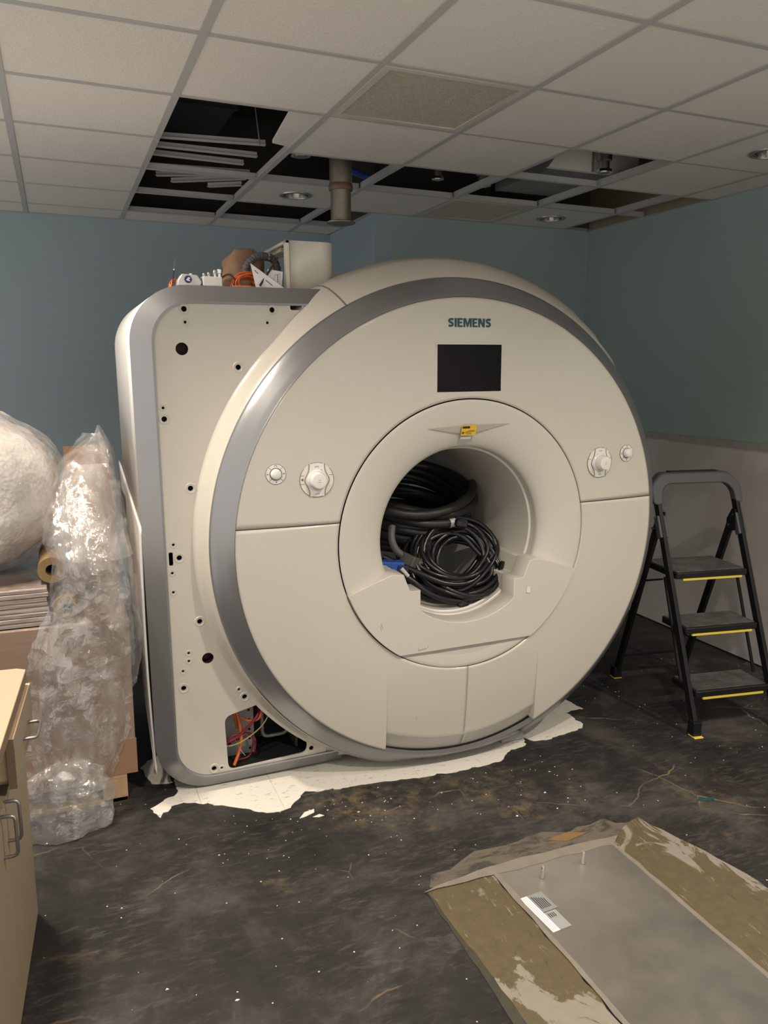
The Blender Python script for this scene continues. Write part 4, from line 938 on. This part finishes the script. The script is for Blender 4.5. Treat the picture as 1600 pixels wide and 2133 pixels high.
# moulded top handle
P_ = [(-0.035, 1.065), (-0.035, 1.16), (0.035, 1.222), (LW-0.035, 1.222), (LW+0.030, 1.165), (LW+0.030, 1.065), (LW-0.012, 1.065), (LW-0.012, 1.125), (LW-0.055, 1.165), (0.060, 1.165), (0.022, 1.125), (0.022, 1.065)]
hd = MB().prism(roundpoly(P_, 0.025, 4), -0.026, 0.026, 'y')
Rl = Matrix.Rotation(-math.atan(SL*0.985), 4, 'X')
hd.v = [(x, y+z*SL*0.985, z) for x, y, z in hd.v]
hd.build('handle', LADGREY, lad, 30, bevel=0.008)
MB().box((LW/2, 1.222*SL*0.985, 1.222), (LW*0.62, 0.036, 0.012)).build('handle_pad', LADDER, lad, 0, bevel=0.004)
for zt_, dep in ((0.742, 0.30), (0.488, 0.215), (0.205, 0.215)):
    y0 = zt_*SL*0.985-0.035
    s_ = MB().prism(roundpoly([(0.022, y0), (LW-0.022, y0), (LW-0.022, y0+dep), (0.022, y0+dep)], 0.02, 4), zt_-0.032, zt_).build('step', LADDER, lad, 30, bevel=0.004)
    MB().bb((0.06, y0-0.003, zt_-0.040), (LW-0.06, y0+0.012, zt_-0.030)).build('yellow_edge', LADYEL, s_, 0)
    me_ = MB().bb((0.035, -0.004, 0), (LW-0.035, 0.004, 0.0035)).mesh('tread_rib', mat('worn_tread', (0.085, 0.082, 0.08), 0.4, 0, 0.9, 14), 0)
    q = y0+0.022
    while q < y0+dep-0.012:
        inst(me_, 'tread_rib', s_, (0, q, zt_)); q += 0.0175

# ------------------------------------------------------------------ base cabinet at lower left
# local frame: x outwards from the doors, y along the front (0 = far end), z up
cab = empty('base_cabinet', (-0.164, 2.519, 0), (0, 0, -math.atan2(0.074, 0.9973))); tag(cab, 'beige laminate base cabinet with grey bar handles at lower left', 'cabinet')
D = 0.58; LNG = 1.75
c_ = MB(); c_.bb((-D, -0.018, 0), (-0.019, 0, 0.80)).bb((-D, -LNG, 0), (-0.019, -LNG+0.018, 0.80)).bb((-D, -LNG, 0.0), (-D+0.012, 0, 0.80)).bb((-D, -LNG, 0.05), (-0.019, 0, 0.068)).bb((-D, -0.45, 0.0), (-0.019, -0.432, 0.80)).bb((-D, -LNG, 0.622), (-0.019, 0, 0.64))
c_.bb((-D, -0.90, 0.0), (-0.019, -0.882, 0.80)).bb((-D, -1.34, 0.0), (-0.019, -1.322, 0.80))
c_.build('carcass', mat('carcass_brown', (0.12, 0.085, 0.055), 0.6), cab, 0)
def handle(parent, c, axis, L=0.105, out=0.034):
    a = Vector(c); d = Vector((0, 0, 1)) if axis == 'z' else Vector((0, 1, 0)); o_ = Vector((1, 0, 0)); r_ = 0.012
    P = [a-d*L/2, a-d*L/2+o_*(out-r_), a-d*(L/2-r_*0.3)+o_*(out-r_*0.3), a-d*(L/2-r_)+o_*out, a+d*(L/2-r_)+o_*out, a+d*(L/2-r_*0.3)+o_*(out-r_*0.3), a+d*L/2+o_*(out-r_), a+d*L/2]
    MB().tube(P, 0.0048, 10).build('handle', mat('brushed_handle', (0.32, 0.31, 0.30), 0.35, 0.9), parent, 60)
for q in range(4):
    ya, yb = -q*0.4405-0.001, -(q+1)*0.4405+0.002
    dr = MB().bb((-0.019, yb, 0.004), (0.0, ya, 0.628)).build('door', LAMINATE, cab, 0, bevel=0.001)
    handle(dr, (0.0, (yb+0.024) if q % 2 == 0 else (ya-0.048), 0.572), 'z', 0.112)
dz0, dz1 = 0.648, 0.787
dw = MB().bb((0.010, -0.39, dz0), (0.030, 0.0, dz1)).build('drawer_front', LAMINATE, cab, 0)
MB().bb((0.0102, -0.39, dz1), (0.0298, 0.0, dz1+0.0012)).build('raw_edge', EDGEW, dw, 0)
MB().bb((0.0098, -0.3905, dz0), (0.0302, -0.389, dz1)).build('end_edge', mat('brown_edge_band', (0.20, 0.14, 0.085), 0.5), dw, 0)
handle(dw, (0.030, -0.165, 0.708), 'y', 0.112, 0.036)
db = MB(); db.bb((-0.50, -0.38, 0.66), (0.010, -0.368, 0.76)).bb((-0.50, -0.030, 0.66), (0.010, -0.018, 0.76)).bb((-0.50, -0.38, 0.66), (0.01, -0.018, 0.668)).build('drawer_box', EDGEW, dw, 0)
for q in (2, 3):
    dw2 = MB().bb((-0.019, -(q+1)*0.4405+0.002, dz0), (0.0, -q*0.4405-0.001, dz1)).build('drawer_front', LAMINATE, cab, 0)
    handle(dw2, (0.0, -(q+0.5)*0.4405, 0.71), 'y', 0.112)
ct = flat('countertop', [[(-D-0.02, -LNG-0.02), (0.022, -LNG-0.02), (0.022, -0.012), (-0.004, 0.004), (-D-0.02, 0.004)]], 0.034, TOPLAM, 'xy', 0.820, cab, 0)
for nm_, pa, pb in (('front_edge', (0.022, -LNG-0.02, 0.803), (0.0235, -0.012, 0.836)),):
    MB().bb(pa, pb).build(nm_, mat('brown_edge_band', (0.20,)*3), ct, 0)

# ------------------------------------------------------------------ wrapped pallet goods at the left
pal = empty('pallet', (-0.35, 3.12, 0.0)); tag(pal, 'pine pallet under the wrapped cardboard box', 'pallet')
for q in range(7): MB().bb((-0.52, 0.0+q*0.145, 0.098), (0.515, 0.10+q*0.145, 0.116)).build('deck_board', WOOD, pal, 0, bevel=0.002)
for q, x in enumerate((-0.52, -0.05, 0.42)):
    for y in (0.0, 0.43, 0.86): MB().bb((x, y, 0.02), (x+0.095, y+0.12, 0.098)).build('block', WOOD, pal, 0, bevel=0.002)
    MB().bb((x, 0.0, 0.0), (x+0.095, 0.98, 0.02)).build('bottom_board', WOOD, pal, 0, bevel=0.002)
MB().bb((-0.52, 0.0, 0.0), (0.515, 0.10, 0.019)).build('bottom_board', WOOD, pal, 0, bevel=0.002)
bx_ = empty('wrapped_carton', (-0.34, 3.12, 0.117)); tag(bx_, 'large brown carton in clear stretch film on the pallet', 'carton')
MB().bb((-0.55, 0.0, 0.0), (0.545, 0.92, 0.655)).build('carton_body', CARDW, bx_, 0, bevel=0.006)
MB().bb((-0.552, -0.002, 0.0), (0.548, 0.0, 0.15)).build('lower_flap', CARD, bx_, 0)
for q in range(8):
    z = 0.776+q*0.0187
    o = MB().bb((-0.86, 3.125+0.006*random.random(), z), (-0.075-0.012*random.random(), 3.86, z+0.0172)).build('boxed_board', BOARDW, None, 0, bevel=0.003)
    tag(o, ['bottom', 'second lowest', 'third lowest', 'fourth lowest', 'fourth from top', 'third from top', 'second from top', 'topmost'][q]+' film-wrapped board of the stack under the bubble wrap', 'board', 'wrapped flat boards')
o = empty('tall_carton', (0.105, 3.62, 0.776)); tag(o, 'narrow upright brown carton behind the plastic sheet', 'carton')
MB().bb((-0.095, 0.0, 0), (0.095, 0.36, 0.535)).build('carton_body', CARD, o, 0, bevel=0.004)
MB().bb((-0.095, 0.355, 0.535), (0.095, 0.36, 0.60)).build('raised_flap', CARD, o, 0)
MB().bb((-0.05, -0.002, 0.2), (0.05, 0.0, 0.535)).build('tape_strip', mat('tan_tape', (0.36, 0.22, 0.12), 0.3), o, 0)
o = MB(); o.lathe([(0.0, 0.022), (0.0, 0.050), (0.35, 0.050), (0.35, 0.022), (0.0, 0.022)], 0, n=32)
o = o.build('cardboard_tube', mat('ochre_tube', (0.20, 0.13, 0.055), 0.7, 0, 0.2, 20), None, 40, loc=(-0.018, 3.14, 0.83)); tag(o, 'ochre cardboard tube end beside the stack of wrapped boards', 'tube')
o = MB(); o.lathe([(0.0, 0.022), (0.0, 0.050), (0.35, 0.050), (0.35, 0.022), (0.0, 0.022)], 0, n=32)
o = o.build('cardboard_tube', mat('ochre_tube', (0.34,)*3), None, 40, loc=(-0.062, 3.17, 0.979)); tag(o, 'ochre cardboard tube lying against the bubble wrap bundle', 'tube')
def ridge(p): return 1-abs(noise.noise(p))*2
def bub(u, v):
    a = 2*PI*u; b = PI*v
    d = Vector((math.sin(b)*math.cos(a), math.cos(b), math.sin(b)*math.sin(a)))
    k = 1+0.05*noise.noise(d*2.3)+0.018*noise.noise(d*5)
    e = 0.72
    sx = lambda q: math.copysign(abs(q)**e, q)
    z = 1.285+0.345*sx(d.z)*k
    x = -0.47+0.445*sx(d.x)*k - 0.17*max(0, (z-1.33)/0.3)**1.3
    return (x, 3.52+0.36*sx(d.y)*k, max(z, 0.932))
o = empty('bubble_wrap_bundle', (-0.47, 3.52, 0.932))
q_ = MB().grid(bub, 90, 50).build('bundle_body', BUBBLE, o, 180); q_.matrix_parent_inverse = Matrix.Translation(-Vector(o.location))
def bub2(u, v):
    p = Vector(bub(u, v)); c0 = Vector((-0.47, 3.52, 1.25)); d = (p-c0)
    k = 1.035+0.030*ridge(d*7)+0.022*ridge(d*15)+0.012*noise.noise(d*40)
    q = c0+d*k; q.z = max(q.z, 0.931); return tuple(q)
q_ = MB().grid(bub2, 110, 60).build('outer_wrap', FILM2, o, 22); q_.matrix_parent_inverse = Matrix.Translation(-Vector(o.location))
tag(o, 'big white bundle in bubble wrap on top of the wrapped boards', 'bundle')
def lerp_tab(T_, z):
    T_ = sorted(T_, key=lambda p: p[1])
    if z <= T_[0][1]: return T_[0][0]
    for (x0, z0), (x1, z1) in zip(T_, T_[1:]):
        if z <= z1: return x0+(x1-x0)*(z-z0)/(z1-z0)
    return T_[-1][0]
RT = [(0.146, 1.503), (0.196, 1.405), (0.21, 1.224), (0.213, 1.076), (0.244, 0.923), (0.251, 0.711), (0.238, 0.555), (0.204, 0.481), (0.187, 0.324), (0.160, 0.247), (0.12, 0.154), (0.10, 0.06)]
LT = [(0.10, 1.503), (0.086, 1.461), (0.0, 1.369), (-0.053, 1.293), (-0.078, 1.207), (-0.091, 1.084), (-0.060, 1.018), (-0.070, 0.918), (-0.12, 0.778), (-0.17, 0.636), (-0.172, 0.485), (-0.199, 0.337), (-0.21, 0.222), (-0.20, 0.06)]
def sheet(seed, y0, zt_, zb_, inx0, inx1, amp, nu, nv):
    rnd = random.Random(int(seed*10))
    jit = {}
    def fn(u, v):
        uu = u+(rnd.uniform(-0.4, 0.4)/nu if 0 < u < 1 else 0); vv = v+(rnd.uniform(-0.4, 0.4)/nv if 0 < v < 1 else rnd.uniform(-0.02, 0.02))
        z = zt_+(zb_-zt_)*uu; l = lerp_tab(LT, z)+inx0; r_ = lerp_tab(RT, z)+inx1
        x = l+(r_-l)*vv
        f = amp*(0.6*(1+noise.noise(Vector((x*5+seed+z*1.8, z*1.2, seed))))+0.5*ridge(Vector((x*7.5+z*2.6+seed, z*1.3, seed)))+0.16*ridge(Vector((x*17-z*7+seed, z*8, seed+3))))
        f += 0.009*rnd.uniform(-1, 1)*(0.4+max(0, noise.noise(Vector((x*4, z*4, seed+5))))*1.6)
        edge = min(vv, 1-vv)*2
        y = y0-f*min(1, edge*3+0.35)+0.06*max(0, 1-edge)**2
        y += 0.42*max(0, (z-1.03)/0.4)**1.2 if z > 1.03 else 0
        return (x, min(y, 3.58) if z > 0.78 else min(y, 3.108), z)
    return MB().grid(fn, nu, nv)
ps = empty('plastic_sheeting', (0.05, 3.05, 0.0)); tag(ps, 'clear crumpled plastic sheeting draped over the cartons and pooling on the floor', 'plastic sheet')
def film(mb, nm, m):
    o = mb.build(nm, m, ps, 22); o.matrix_parent_inverse = Matrix.Translation(-Vector(ps.location)); return o
film(sheet(2.0, 3.10, 1.47, 0.10, 0, 0, 0.075, 64, 16), 'outer_film', FILM)
film(sheet(9.0, 3.075, 1.36, 0.16, 0.04, -0.03, 0.06, 50, 12), 'inner_fold', FILM)
film(sheet(5.0, 3.12, 1.50, 1.02, 0.05, 0.012, 0.05, 30, 12), 'top_fold', FILM)
def bag(u, v):
    a = 2*PI*u; b = PI*v; d = Vector((math.sin(b)*math.cos(a), math.sin(b)*math.sin(a), math.cos(b)))
    k = 1+0.20*noise.noise(d*1.7+Vector((3, 0, 0)))+0.09*ridge(d*2.6)+0.06*noise.noise(d*6)+0.03*noise.noise(d*14)
    x = -0.075+0.18*d.x*k; y = 3.01+0.10*d.y*k; z = 0.105+0.145*d.z*k
    return (x-0.10*max(0, 0.09-z)*(1 if d.x < 0 else 0), y-0.35*max(0, 0.09-z), max(z, 0.003+0.004*abs(noise.noise(d*9))))
film(MB().grid(bag, 44, 26), 'gathered_foot', FILM2)

# ------------------------------------------------------------------ cables lying in the bore
def loops(c, nrm, R, n, r, jit, turns_off, upv=(0, 0, 1), ell=1.0, lift=0.0, seed=0):
    rnd = random.Random(seed); n_ = Vector(nrm).normalized(); u = Vector(upv).cross(n_).normalized(); w = n_.cross(u); c = Vector(c); P = []
    for k in range(n):
        Rk = R+rnd.uniform(-jit, jit); oc = u*rnd.uniform(-jit, jit)*0.7+w*rnd.uniform(-jit, jit)*0.7; h = turns_off*(k-(n-1)/2)+rnd.uniform(-jit, jit)*0.3
        p1, p2 = rnd.uniform(0, 6.28), rnd.uniform(0, 6.28)
        for i in range(36):
            a = 2*PI*i/36
            rr = Rk*(1+0.045*math.sin(2*a+p1)+0.03*math.sin(3*a+p2))
            P.append(c+oc+u*rr*math.cos(a)+w*rr*ell*math.sin(a)+n_*(h+turns_off*i/36+0.012*math.sin(a*2+p2)))
    # soften the jumps between turns
    for _ in range(6): P = [P[0]]+[(P[i-1]+P[i]*2+P[i+1])/4 for i in range(1, len(P)-1)]+[P[-1]]
    return P
def inbore(P, r):
    out = []
    for p in P:
        x, z = p.x-MX, p.z-MZ; d = math.hypot(x, z)
        lim = (0.346 if p.y > 3.0 else 0.352)-r
        if d > lim: x, z = x*lim/d, z*lim/d
        out.append(Vector((MX+x, p.y, MZ+z)))
    return out
cc = empty('cable_coil', (1.63, 3.1, 0.72)); tag(cc, 'coil of thin glossy black cable at the front of the bore', 'cable coil')
def place(mb, name, m, t, sm=60):
    o = mb.build(name, m, t, sm); o.matrix_parent_inverse = Matrix.Translation(-Vector(t.location)); return o
P = inbore(loops((1.640, 3.13, 0.895), (-0.15, -0.80, 0.55), 0.180, 17, 0.011, 0.045, 0.005, ell=0.95, seed=5), 0.011)
place(MB().tube(P, 0.0115, 8), 'cable', CABLE, cc)
P = inbore(loops((1.660, 3.17, 0.875), (-0.10, -0.75, 0.62), 0.195, 13, 0.011, 0.045, 0.009, ell=0.88, seed=8), 0.011)
place(MB().tube(P, 0.012, 8), 'cable', CABLE, cc)
P = inbore(loops((1.66, 3.10, 0.872), (-0.12, -0.82, 0.5), 0.165, 9, 0.011, 0.04, 0.006, ell=0.95, seed=21), 0.011)
place(MB().tube(P, 0.0115, 8), 'cable', CABLE, cc)
P = inbore(sp([(1.24, 3.05, 0.90), (1.36, 3.03, 0.85), (1.47, 3.0, 0.765), (1.60, 3.0, 0.72), (1.72, 3.02, 0.73), (1.82, 3.08, 0.80)], 10), 0.012)
place(MB().tube(P, 0.013, 10), 'cable', CABLE, cc)
P = inbore(sp([(1.28, 3.10, 0.93), (1.42, 3.05, 0.86), (1.56, 3.02, 0.80), (1.70, 3.03, 0.80), (1.80, 3.10, 0.88), (1.83, 3.2, 0.98)], 10), 0.012)
place(MB().tube(P, 0.013, 10), 'cable', CABLE, cc)
for c, a in (((1.635, 3.01, 0.705), 0.4), ((1.845, 3.13, 0.90), 1.4), ((1.66, 3.09, 1.055), 0.2)):
    place(MB().box(c, (0.055, 0.05, 0.045), Matrix.Rotation(a, 3, 'Y')), 'tape_wrap', BLACKP, cc, 0).modifiers.new('b', 'BEVEL').width = 0.012
uc = empty('cable_coil', (1.60, 3.5, 0.74)); tag(uc, 'coil of thick matt black cable with blue and red tape deeper in the bore', 'cable coil')
P = inbore(loops((1.575, 3.45, 1.10), (0.0, -0.36, 0.93), 0.285, 7, 0.026, 0.020, 0.030, upv=(0, 1, 0.2), ell=0.95, seed=3), 0.024)
place(MB().tube(P, 0.024, 10), 'thick_cable', mat('matt_black_rubber', (0.011, 0.011, 0.011), 0.45), uc)
P = inbore(loops((1.53, 3.58, 0.99), (0.0, -0.2, 0.98), 0.27, 5, 0.024, 0.02, 0.034, upv=(0, 1, 0.2), ell=1.0, seed=13), 0.024)
place(MB().tube(P, 0.022, 10), 'thick_cable', mat('matt_black_rubber', (0.011,)*3), uc)
Pf = sp([(1.36, 3.30, 1.085), (1.47, 3.19, 1.055), (1.58, 3.16, 1.045), (1.68, 3.17, 1.050), (1.76, 3.23, 1.075), (1.83, 3.36, 1.13), (1.81, 3.52, 1.20), (1.70, 3.66, 1.26), (1.52, 3.72, 1.29), (1.38, 3.66, 1.29)], 10)
place(MB().tube(inbore(Pf, 0.022), 0.022, 12), 'thick_cable', mat('matt_black_rubber', (0.011,)*3), uc)
Pg = sp([(1.30, 3.34, 1.10), (1.45, 3.26, 1.09), (1.60, 3.235, 1.085), (1.72, 3.26, 1.09), (1.80, 3.36, 1.12)], 10)
place(MB().tube(inbore(Pg, 0.020), 0.020, 12), 'thick_cable', mat('matt_black_rubber', (0.011,)*3), uc)
def band(P_, i0, i1, r, m, nm): place(MB().tube(P_[i0:i1+1], r, 14), nm, m, uc)
LABELM = mat('silver_cable_label', (0.55, 0.54, 0.52), 0.4, 0.2, 0.3, 200)
band(Pf, 25, 28, 0.0232, LABELM, 'cable_label'); band(Pf, 29, 31, 0.0238, BLUE, 'blue_tape')
band(Pg, 21, 23, 0.0212, LABELM, 'cable_label'); band(Pg, 24, 26, 0.0218, mat('red_tape', (0.22, 0.01, 0.03), 0.5), 'red_tape')
pg = empty('cable_plug', (1.43, 3.13, 0.86)); tag(pg, 'dark grey multi-pin plug with cable left of the thin cable coil', 'plug')
Rp = Matrix.Rotation(0.45, 3, 'Y') @ Matrix.Rotation(0.5, 3, 'Z')
MB().box((0, 0, 0.03), (0.075, 0.075, 0.052), Rp).build('plug_body', mat('plug_grey', (0.085, 0.08, 0.078), 0.5), pg, 0, bevel=0.004)
MB().box(Rp @ Vector((0.026, -0.04, 0.0))+Vector((0, 0, 0.03)), (0.034, 0.006, 0.036), Rp).build('pin_block', mat('brass_pins', (0.35, 0.29, 0.17), 0.4, 0.5, 0.5, 300), pg, 0)
MB().tube(sp([(-0.02, 0.02, 0.045), (-0.06, 0.03, 0.08), (-0.075, 0.05, 0.13), (-0.06, 0.08, 0.18)], 8), 0.017, 12).build('plug_cable', mat('grey_sheath', (0.10, 0.097, 0.092), 0.5), pg)
bl = empty('blue_connector', (1.30, 3.06, 0.865)); tag(bl, 'blue cable connector at the left edge of the bore', 'connector')
MB().box((0, 0, 0.032), (0.11, 0.06, 0.045), Matrix.Rotation(0.12, 3, 'Y')).build('connector_shell', BLUE, bl, 0, bevel=0.005)
MB().box((0.045, -0.028, 0.02), (0.05, 0.02, 0.032), Matrix.Rotation(0.12, 3, 'Y')).build('connector_socket', mat('dark_blue', (0.006, 0.014, 0.06), 0.5), bl, 0, bevel=0.003)
MB().cyl((0.035, -0.036, 0.026), (0.065, -0.046, -0.010), 0.009, 0.008, 12).build('wire_end', mat('pale_wire', (0.5, 0.48, 0.44), 0.5), bl)

# ------------------------------------------------------------------ things on top of the scanner housing
def top(name, x, y, label, cat, rz=0, dz=0.0):
    z = 0.008+2.054+0.0035-ROLL*(x-MX)*1.0*1+dz
    t = empty(name, (x, y, z), (0, 0, rz)); tag(t, label, cat); return t
t = top('white_valve_block', 0.585, 3.17, 'white block with small chrome valves on the scanner top', 'valve block')
MB().bb((-0.040, -0.03, 0), (0.034, 0.03, 0.036)).build('block_body', PAPER, t, 0, bevel=0.003)
for x, r_, h_ in ((0.030, 0.011, 0.066), (0.012, 0.008, 0.060), (-0.030, 0.006, 0.046), (-0.012, 0.006, 0.050)):
    MB().lathe_z([(r_*0.7, 0.034), (r_*0.7, h_*0.75), (r_, h_*0.78), (r_, h_), (r_*0.6, h_+0.004)], (x, 0.0, 0), 14).build('valve_knob', CHROME, t)
t = top('silver_instrument', 0.495, 3.17, 'low silver instrument with a round blue emblem left of the valve block', 'instrument')
MB().prism([(-0.045, 0), (0.040, 0), (0.046, 0.014), (0.030, 0.040), (-0.028, 0.042), (-0.042, 0.020)], -0.03, 0.03, 'y').build('instrument_case', mat('satin_silver', (0.58, 0.57, 0.56), 0.35, 0.4), t, 20, bevel=0.003)
e_ = flat('emblem', [circ(-0.006, 0.022, 0.014, 28)], 0.0012, mat('emblem_navy', (0.015, 0.025, 0.10), 0.4), 'xz', -0.0338, t, 0)
flat('emblem_swirl', [[(-0.014, 0.020), (-0.005, 0.030), (0.003, 0.026), (-0.004, 0.022), (0.002, 0.015), (-0.008, 0.016)]], 0.0008, PAPER, 'xz', -0.0346, e_, 0)
MB().bb((0.048, -0.018, 0.0), (0.062, 0.02, 0.034)).build('side_bracket', STEEL, t, 0, bevel=0.002)
MB().lathe_z([(0.008, 0.040), (0.008, 0.047), (0.004, 0.049)], (0.01, 0.0, 0), 12).build('cap_screw', CHROME, t)
def coil(t, nm, c, Rr, n, r, m, tilt, seed, sq=0.6):
    Pq = loops(c, tilt, Rr, n, r, Rr*0.16, r*1.2, upv=(1, 0.2, 0), ell=sq, seed=seed)
    Pq = [Vector((p.x, p.y, max(p.z, r))) for p in Pq]
    MB().tube(Pq, r, 6).build(nm, m, t, 60)
t = top('orange_cable_coil', 0.715, 3.19, 'coiled orange cable on the scanner top beside the turret cover', 'cable coil')
coil(t, 'cable', (0.012, 0.0, 0.006), 0.046, 12, 0.0034, ORANGE, (0.2, -0.92, 0.3), 4, 1.25)
MB().tube(sp([(-0.11, -0.015, 0.006), (-0.09, -0.02, 0.035), (-0.065, -0.02, 0.048), (-0.045, -0.02, 0.036), (-0.04, -0.015, 0.006)], 8), 0.0035, 8).build('dark_tie', mat('dark_tie_brown', (0.06, 0.035, 0.028), 0.5), t)
t = top('orange_cable_bundle', 0.425, 3.20, 'small orange cable bundle at the left corner of the scanner top', 'cable bundle', dz=-0.02)
coil(t, 'cable', (0.025, 0.0, 0.012), 0.040, 5, 0.0040, ORANGE, (0.1, -0.5, 0.85), 6, 0.5)
t = top('antenna_whip', 0.432, 3.17, 'thin black whip antenna standing at the left end of the scanner top', 'antenna', dz=-0.012)
MB().cyl((0, 0, 0), (0.010, 0, 0.07), 0.0028, 0.0022, 8).build('antenna_rod', BLACKP, t)
MB().cyl((0.010, 0, 0.07), (0.016, 0, 0.115), 0.0009, 0.0006, 6).build('antenna_tip', GREYM, t)
MB().lathe_z([(0.0035, 0), (0.0035, 0.005)], (0.0105, 0, 0.069), 10).build('antenna_collar', CHROME, t)
def lump(name, sx, sy, sz, seed, m, t, flatb=True, e=0.75):
    def fn(u, v):
        a = 2*PI*u; b = PI*v; d = Vector((math.sin(b)*math.cos(a), math.sin(b)*math.sin(a), math.cos(b))); k = 1+0.22*noise.noise(d*1.8+Vector((seed, 0, 0)))+0.07*ridge(d*4+Vector((0, seed, 0)))
        q = lambda w: math.copysign(abs(w)**e, w)
        return (sx*q(d.x)*k, sy*q(d.y)*k, max(0, sz*0.9+sz*q(d.z)*k))
    return MB().grid(fn, 40, 26).build(name, m, t, 35)
t = top('brown_paper_sack', 0.765, 3.42, 'crumpled brown paper sack behind the orange cable coil', 'paper sack')
lump('sack', 0.088, 0.06, 0.092, 3, BROWNBAG, t)
t = top('small_brown_bag', 0.70, 3.27, 'flattened brown bag lying between the sack and the orange coil', 'bag')
lump('bag', 0.075, 0.03, 0.026, 7, BROWNBAG, t)
t = top('grey_hose', 0.80, 3.36, 'grey corrugated hose curling over the open turret cover', 'hose')
Ph = sp([(-0.035, -0.04, 0.018), (-0.045, -0.03, 0.09), (-0.01, -0.02, 0.135), (0.04, 0.0, 0.15), (0.09, 0.02, 0.135), (0.11, 0.03, 0.06), (0.10, 0.05, 0.02)], 12)
MB().tube(Ph, [0.0155+0.0022*math.sin(i*2.4) for i in range(len(Ph))], 12).build('hose', mat('hose_grey', (0.10, 0.10, 0.105), 0.5), t, 60)
MB().tube([Ph[38], Ph[40]], 0.0195, 14).build('hose_clamp', CHROME, t)
t = top('folded_paper', 0.79, 3.16, 'white folded instruction sheet leaning on the orange coil', 'paper')
MB().add([(-0.055, 0.0, 0.092), (-0.040, -0.02, 0.0), (0.075, -0.025, 0.0), (0.060, -0.006, 0.012), (-0.054, 0.002, 0.0915), (-0.03, 0.01, 0.0), (0.075, 0.0, 0.0)], [(0, 1, 2, 3), (4, 5, 6)]).build('sheet', PAPER, t, 0, solid=0.001)
MB().box((0.02, -0.0215, 0.014), (0.05, 0.001, 0.003), Matrix.Rotation(0.65, 3, 'Y')).build('print_line', mat('blue_print', (0.08, 0.10, 0.25), 0.6), t, 0)
MB().box((-0.035, -0.012, 0.060), (0.018, 0.001, 0.002), Matrix.Rotation(0.75, 3, 'Y')).build('print_line', INK, t, 0)
t = top('foil_packet', 0.835, 3.175, 'white packet with a yellow triangle sign beside the turret cover', 'packet')
pk = MB().box((0, 0, 0.036), (0.062, 0.012, 0.072), Matrix.Rotation(0.12, 3, 'Y')).build('packet', PAPER, t, 0, bevel=0.003)
flat('warning_triangle', [[(-0.026, 0.014), (-0.006, 0.014), (-0.016, 0.030)]], 0.0008, YELLOW, 'xz', -0.0066, pk, 0)
for q in range(4): MB().bb((0.010, -0.0068, 0.025+q*0.008), (0.013, -0.006, 0.031+q*0.008)).build('print_line', INK, pk, 0)
flat('triangle_outline', [[(-0.012, 0.012), (0.022, 0.012), (0.022, 0.06), (0.0, 0.055)], [(-0.0105, 0.0135), (0.0205, 0.0135), (0.0205, 0.058), (0.001, 0.0535)]], 0.0005, mat('grey_ink', (0.3,)*3), 'xz', -0.0065, pk, 0)
t = top('dark_strap', 0.80, 3.135, 'dark brown strap slanting up into the turret cover', 'strap')
bar(((-0.035, 0.0, 0.006), (0.055, 0.055, 0.125)), 0.009, 0.004, mat('strap_brown', (0.045, 0.02, 0.018), 0.5), 'strap', t, 0.001)
